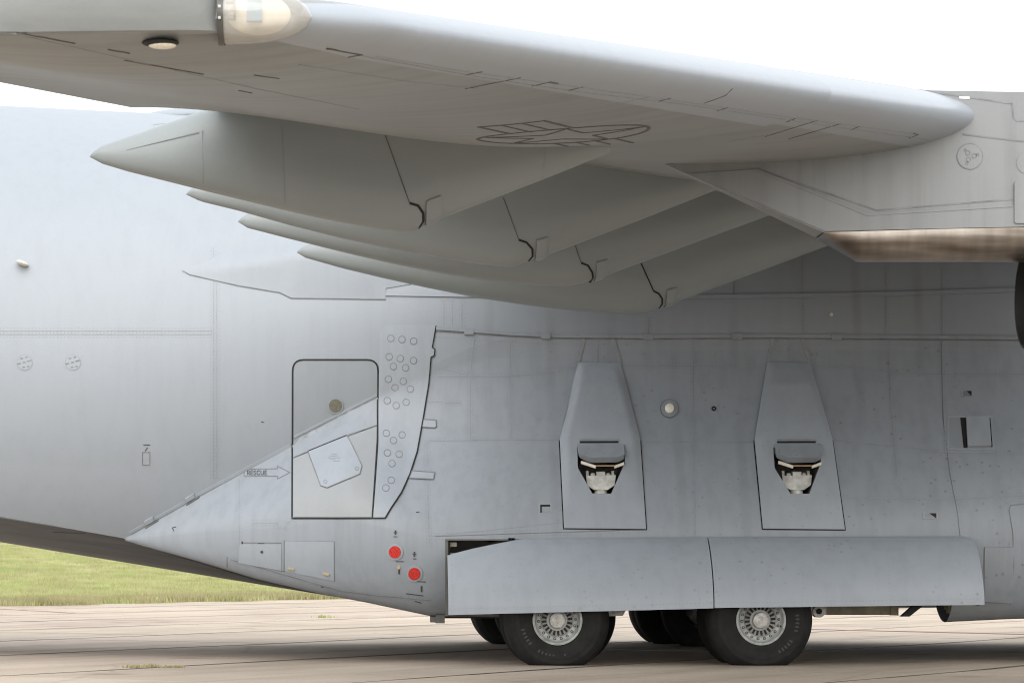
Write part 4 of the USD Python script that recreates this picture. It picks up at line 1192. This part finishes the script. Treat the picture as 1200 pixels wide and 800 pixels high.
    lug = trimesh.Trimesh(np.array(lr_).reshape(-1, 3), grid_faces(8, 24), process=False)
    if lug.face_normals[0][1] > 0:
        lug.invert()
    capl = trimesh.Trimesh(lr_[0], [[i, i + 1, 23 - i] for i in range(11)] + [[i + 1, 22 - i, 23 - i] for i in range(11)], process=False)
    lug = cat([lug, capl])
    part(fpath, 'hinge_lug', lug, M['fairing'], smooth=30)

# ------------------------------------------------------------------ pylons and engines
def pylon(Y0, X0, dz, full):
    """Pylon whose near face stands at Y0 - 0.3; X0, dz shift the outer pylon's outline."""
    yn = -14.08
    T = lambda pts: np.array([at(x, y, yn) for x, y in pts]) + [X0, Y0 + 13.78, dz]
    out = [(780, 193), (835, 217), (965, 272), (1100, 268), (1330, 262), (1480, 250), (1540, 200), (1480, 150), (1330, 112), (1200, 108), (1090, 106), (1040, 101), (990, 120), (960, 150), (880, 165)]
    pg = T(out)
    poly = Polygon(pg[:, [0, 2]])
    m = trimesh.creation.extrude_polygon(poly, 0.56, engine='earcut')
    v = m.vertices.copy()
    m.vertices = np.column_stack([v[:, 0], Y0 - 0.3 + v[:, 2], v[:, 1]])
    xa, xb = T([(780, 193)])[0, 0], T([(1010, 250)])[0, 0]
    k_ = np.clip((m.vertices[:, 0] - xa) / (xb - xa), 0.12, 1)
    m.vertices[:, 1] = Y0 - 0.3 + (m.vertices[:, 1] - (Y0 - 0.3)) * k_
    m.fix_normals()
    p = part(AIR, 'engine_pylon', m, M['pylon'], smooth=False, label='outer engine pylon with bare metal heat shield' if full else 'inner engine pylon')
    # heat shield: rounded belly
    sh = T([(965, 272.5), (1012, 303), (1060, 304), (1330, 303), (1330, 264), (1100, 268.5)])
    xs_ = np.concatenate([np.linspace(sh[0, 0], sh[1, 0], 12), np.linspace(sh[1, 0], sh[3, 0], 30)[1:]])
    zt = np.interp(xs_, [sh[0, 0], sh[5, 0], sh[4, 0]], [sh[0, 2], sh[5, 2], sh[4, 2]])
    zb = np.interp(xs_, [sh[0, 0], sh[1, 0], sh[3, 0]], [sh[0, 2] - 0.01, sh[1, 2], sh[3, 2]])
    rows = []
    for x, a_, b_ in zip(xs_, zt, zb):
        t = np.linspace(-1, 1, 25)
        ang = t * np.pi / 2
        yy = 0.285 * np.sign(t) * np.abs(np.sin(ang)) ** 0.75 - 0.02
        z_ = a_ - (a_ - b_) * np.abs(np.cos(ang)) ** 0.8
        rows.append(np.column_stack([np.full(25, x), Y0 + yy, z_]))
    m = trimesh.Trimesh(np.array(rows).reshape(-1, 3), grid_faces(len(rows), 25), process=False)
    if m.face_normals[len(m.faces) // 4][2] > 0:
        m.invert()
    part(p, 'heat_shield', m, M['shield'], smooth=60)
    if not full:
        return p
    pl = plane_y(yn)
    part(p, 'lower_flange', patch([(806, 204), (885, 198.5), (1016, 252), (1187, 241), (1330, 236), (1330, 263), (1100, 268), (967, 271), (835, 216)], lift=0.012, depth=0.01, step=14, s=pl), M['pylon'], smooth=False)
    part(p, 'flange_edge', ribbon([(885, 198.5), (1016, 252), (1187, 241.5)], 0.016, 0.018, s=pl), M['pylon'], smooth=False)
    part(p, 'side_plate', patch(rounded([(1188, 212), (1260, 212), (1260, 262), (1188, 262)], [5, 0, 0, 3]), lift=0.03, depth=0.01, step=10, s=pl), M['pylon'], smooth=False)
    part(p, 'pylon_seams', cat([ribbon(q, 0.014, 0.004, s=pl) for q in ([(888, 198), (1027, 246.5), (1187, 233.5)], [(1089, 107.5), (1186, 121.5)], [(1186, 121.5), (1187.5, 138), (1191, 141.5), (1210, 142)], [(1128, 157.5), (1200, 166)])]), M['seam'], smooth=False, kind='stuff')
    hh = part(p, 'round_hatch', patch(circle(1136.5, 183.3, 14.5)[:-1], lift=0.006, depth=0.01, step=5, s=pl), M['pylon'], smooth=False)
    part(hh, 'hatch_ring', ribbon(circle(1136.5, 183.3, 14.8), 0.009, 0.007, s=pl, step=2), M['seam'], smooth=False)
    part(hh, 'hatch_fastener', cat([ribbon(circle(x, y, r, 14), 0.008, 0.009, s=pl, step=1) for x, y, r in ((1134, 179.3, 2.6), (1141.3, 182.8, 2.6), (1134.8, 187.2, 2.6), (1131, 176, 1.3), (1145.5, 181.5, 1.6), (1133, 191.3, 1.6))]), M['seam'], smooth=False)
    part(p, 'round_hatch', patch(circle(1204, 191, 13)[:-1], lift=0.006, depth=0.01, step=5, s=pl), M['pylon'], smooth=False)
    part(p, 'white_label', ribbon([(1124, 114.5), (1136, 115)], 0.02, 0.006, s=pl), M['white'], smooth=False)
    return p


pylon(-13.78, 0.0, 0.0, True)
pylon(-7.5, 3.3, 0.45, False)


def engine(X0, Y0, Z0):
    cowl = lathe_x([(1.02, 2.4), (1.18, 2.3), (1.33, 3.0), (1.42, 4.0), (1.42, 5.2), (1.33, 5.9), (1.22, 6.1), (1.12, 6.0), (1.08, 5.5), (1.0, 4.0)], 64)
    core = lathe_x([(0.43, 0.0), (0.455, 0.0), (0.6, 0.8), (0.78, 1.7), (0.95, 2.6), (1.0, 3.4)], 56)
    inner = lathe_x([(0.43, 0.0), (0.36, 0.9), (0.0, 0.95)], 48)
    for m in (cowl, core, inner):
        m.apply_translation([X0, Y0, Z0])
    e = part(AIR, 'engine', cowl, M['wing'], smooth=50)
    part(e, 'core_nozzle', core, M['nozzle'], smooth=50)
    part(e, 'nozzle_inside', inner, M['slot'], smooth=50)


engine(6.19, -13.78, 3.63)
engine(9.40, -7.5, 4.05)

# ------------------------------------------------------------------ ground
UU, VV = np.array([0.53, 0.848]), np.array([0.848, -0.53])        # along the joints; across the lanes
QE = -28.2                                                        # the lane line where grass begins


def gp(p, q, z=0.0):
    xy = np.outer(np.atleast_1d(p), UU) + np.outer(np.atleast_1d(q), VV)
    return np.column_stack([xy, np.broadcast_to(z, (len(xy),))])


def quad(p0, p1, q0, q1, z):
    return trimesh.Trimesh(gp([p0, p1, p1, p0], [q0, q0, q1, q1], z), [[0, 2, 1], [0, 3, 2]], process=False)


def up(m):
    if m.face_normals[0][2] < 0:
        m.invert()
    return m


AP = thing('apron', kind='structure')
part(AP, 'apron_base', up(quad(-600, 900, QE, 900, -0.035)), M['sealant'], smooth=False, kind='structure')
nslab = 0
for lane in range(0, 14):
    q0 = QE + 4.2 * lane
    for k in range(-7, 26):
        p0 = 6.0 * k + (3.0 if lane % 2 else 0.0)
        c = gp(p0 + 3, q0 + 2.1)[0]
        Z = c[1] + DIST
        if Z < 20 or abs((c[0]) / Z - 0.057) > 0.26 or nslab > 290:
            continue
        g = [0.012 + 0.012 * random.random() for _ in range(2)]
        dz = random.uniform(-0.002, 0.002)
        lo, hi = gp([p0 + g[0], p0 + 6.0 - g[0], p0 + 6.0 - g[0], p0 + g[0]], [q0 + g[1], q0 + g[1], q0 + 4.2 - g[1], q0 + 4.2 - g[1]]), 0
        m = trimesh.Trimesh(np.vstack([lo + [0, 0, dz], lo + [0, 0, -0.2]]), [[0, 1, 2], [0, 2, 3], [0, 4, 5], [0, 5, 1], [1, 5, 6], [1, 6, 2], [2, 6, 7], [2, 7, 3], [3, 7, 4], [3, 4, 0]], process=False)
        if m.face_normals[0][2] < 0:
            m.invert()
        part(AP, 'slab', m, SLAB[random.choice((0, 0, 1, 2, 3))], smooth=False)
        nslab += 1
# slabs beyond the ones near enough to tell apart
rest = []
for lane in range(0, 60):
    q0 = QE + 4.2 * lane
    for k in range(-30, 60):
        p0 = 6.0 * k + (3.0 if lane % 2 else 0.0)
        c = gp(p0 + 3, q0 + 2.1)[0]
        Z = c[1] + DIST
        near = lane < 14 and -7 <= k < 26 and not (Z < 20 or abs((c[0]) / Z - 0.057) > 0.26)
        if not near:
            rest.append(up(quad(p0 + 0.015, p0 + 5.985, q0 + 0.015, q0 + 4.185, -0.004)))
part(AP, 'distant_slabs', cat(rest), SLAB[0], smooth=False, kind='stuff')
# tar-sealed joints along the lanes, broken and uneven in width
for lane in range(0, 14):
    q0 = QE + 4.2 * lane
    p = np.arange(-40, 130, 0.5)
    n_ = meshkit.fbm(np.column_stack([p * 0.35, np.full(len(p), lane * 7.3), np.zeros(len(p))]), 4, seed=3)
    w = np.clip(0.015 + 0.3 * (n_ - 0.46), 0.01, 0.085)
    P = gp(p, q0 + 0.05 * np.sin(p * 0.7 + lane), 0.003)
    part(AP, 'joint_seal', strip(P, np.tile([0, 0, 1.0], (len(P), 1)), w, 0.001), M['sealant'], smooth=False)
# faded red guide lines
M['red_line'] = plain('faded_red_line', (0.33, 0.215, 0.175), rough=0.8, var=0.3, scale=0.8)
def gpx(x, y):
    Z = FOC * EYE / (y - HOR)
    return [(x - XV) * Z / FOC, Z - DIST]
for a, b in (((-60, 710), (85, 718)), ((940, 737), (1240, 744))):
    p = densify([gpx(*a), gpx(*b)], 0.5)
    P = np.column_stack([p, np.full(len(p), 0.009)])
    part(AP, 'guide_line', strip(P, np.tile([0, 0, 1.0], (len(P), 1)), 0.14, 0.004), M['red_line'], smooth=False)

# grass ground with a gentle rise
p = np.concatenate([np.linspace(-700, -80, 12), np.arange(-70, 260, 6), np.linspace(270, 1500, 20)])
q = np.concatenate([[QE], QE - np.arange(2, 260, 5), QE - np.linspace(280, 2500, 24)])
PP, QQ = np.meshgrid(p, q, indexing='ij')


def lift_q(q):
    return 4.0 * (lambda u: u * u * (3 - 2 * u))(np.clip((QE - 12 - q) / 150, 0, 1))


def turf_z(p, q):
    return lift_q(q) + 0.05 * (meshkit.fbm(np.stack([p * 0.05, q * 0.05, 0 * p], -1), 3, seed=5) - 0.5) * np.clip((QE - q) / 5, 0, 1) - 0.02


v = gp(PP.ravel(), QQ.ravel(), turf_z(PP, QQ).ravel())
gm = trimesh.Trimesh(v, grid_faces(len(p), len(q)), process=False)
part('/World', 'grass_ground', up(gm), M['turf'], smooth=True, kind='structure')
part('/World', 'far_ground', up(trimesh.Trimesh([[-9000, -9000, -0.3], [9000, -9000, -0.3], [9000, 9000, -0.3], [-9000, 9000, -0.3]], [[0, 1, 2], [0, 2, 3]], process=False)), M['turf'], smooth=False, kind='structure')


def tuft(n, h, spread, seed):
    r = np.random.default_rng(seed)
    V, Fc = [], []
    for _ in range(n):
        a, b = r.uniform(0, 2 * np.pi, 2)
        c = r.normal(0, spread, 2)
        hh = h * r.uniform(0.55, 1.2)
        lean = r.uniform(0.1, 0.55) * hh
        w = 0.012
        d = np.array([math.cos(a), math.sin(a)])
        s = np.array([-math.sin(b), math.cos(b)]) * w
        k = len(V)
        V += [[c[0] - s[0], c[1] - s[1], 0], [c[0] + s[0], c[1] + s[1], 0], [c[0] + d[0] * lean * .4 - s[0] * .7, c[1] + d[1] * lean * .4 - s[1] * .7, hh * .6], [c[0] + d[0] * lean * .4 + s[0] * .7, c[1] + d[1] * lean * .4 + s[1] * .7, hh * .6], [c[0] + d[0] * lean, c[1] + d[1] * lean, hh]]
        Fc += [[k, k + 1, k + 3], [k, k + 3, k + 2], [k + 2, k + 3, k + 4]]
    return trimesh.Trimesh(V, Fc, process=False)


def meadow(name, mats, pts, heights, data):
    path = unique('/World', name)
    pi = UsdGeom.PointInstancer.Define(stage, path)
    for k, (mm, h, n, sp_) in enumerate(mats):
        usdkit.mesh(stage, f'{path}/tuft_{k + 1:03d}', tuft(n, h, sp_, 20 + k), mm)
    pi.CreatePrototypesRel().SetTargets([f'{path}/tuft_{k + 1:03d}' for k in range(len(mats))])
    n = len(pts)
    pi.CreatePositionsAttr(Vt.Vec3fArray.FromNumpy(pts.astype(np.float32)))
    pi.CreateProtoIndicesAttr(Vt.IntArray.FromNumpy(data.astype(np.int32)))
    a = rng.uniform(0, np.pi, n)
    pi.CreateOrientationsAttr(Vt.QuathArray([Gf.Quath(float(math.cos(t)), 0, 0, float(math.sin(t))) for t in a]))
    pi.CreateScalesAttr(Vt.Vec3fArray.FromNumpy(np.column_stack([heights] * 3).astype(np.float32)))
    pi.GetPrim().SetCustomDataByKey('kind', 'stuff')
    pi.GetPrim().SetCustomDataByKey('label', 'green and straw coloured meadow grass beyond the apron edge')
    pi.GetPrim().SetCustomDataByKey('category', 'grass')


n = 60000
q = QE - 0.1 - 190 * rng.random(n) ** 1.9
p = rng.uniform(-10, 230, n)
q = q + 1.0 * np.clip(meshkit.fbm(np.column_stack([p * 0.5, 0 * p, 0 * p]), 3, seed=9) - 0.42, 0, 1) * (q > QE - 1.5) * 3
pts = gp(p, q, turf_z(p, q))
Z = pts[:, 1] + DIST
ok = (np.abs(pts[:, 0] / Z + 0.05) < 0.13) & (Z > 40)
pts, q = pts[ok], q[ok]
edge_ = (q > QE - 2.5 - 2.5 * rng.random(len(q)))
meadow('meadow_grass', [(M['grass'], 0.17, 60, 0.28), (M['grass'], 0.13, 70, 0.3), (M['straw'], 0.2, 55, 0.24)], pts, 0.8 + 0.5 * rng.random(len(pts)), np.where(edge_ & (rng.random(len(q)) < .75), 2, np.where(rng.random(len(q)) < 0.12, 2, rng.integers(0, 2, len(q)))))

# weeds in the joints
for x, y, w, lab in ((160, 782, 0.16, 'leftmost of three small dry weeds on the near apron, left of the wheels'), (176, 781.5, 0.12, 'middle of three small dry weeds on the near apron, left of the wheels'), (201, 782, 0.22, 'rightmost and widest of three small dry weeds on the near apron'),
                     (381, 723.5, 0.3, 'green weed on the far apron under the fuselage belly')):
    g = gpx(x, y)
    m = tuft(34, 0.04 if y > 760 else 0.07, 0.22 * w, int(x))
    m.vertices[:, 0] *= 1.6
    m.apply_translation([*g, 0.0])
    part('/World', 'apron_weed', m, M['straw'] if x != 381 else M['grass'], smooth=False, label=lab, category='weed', group='weeds in the apron joints')
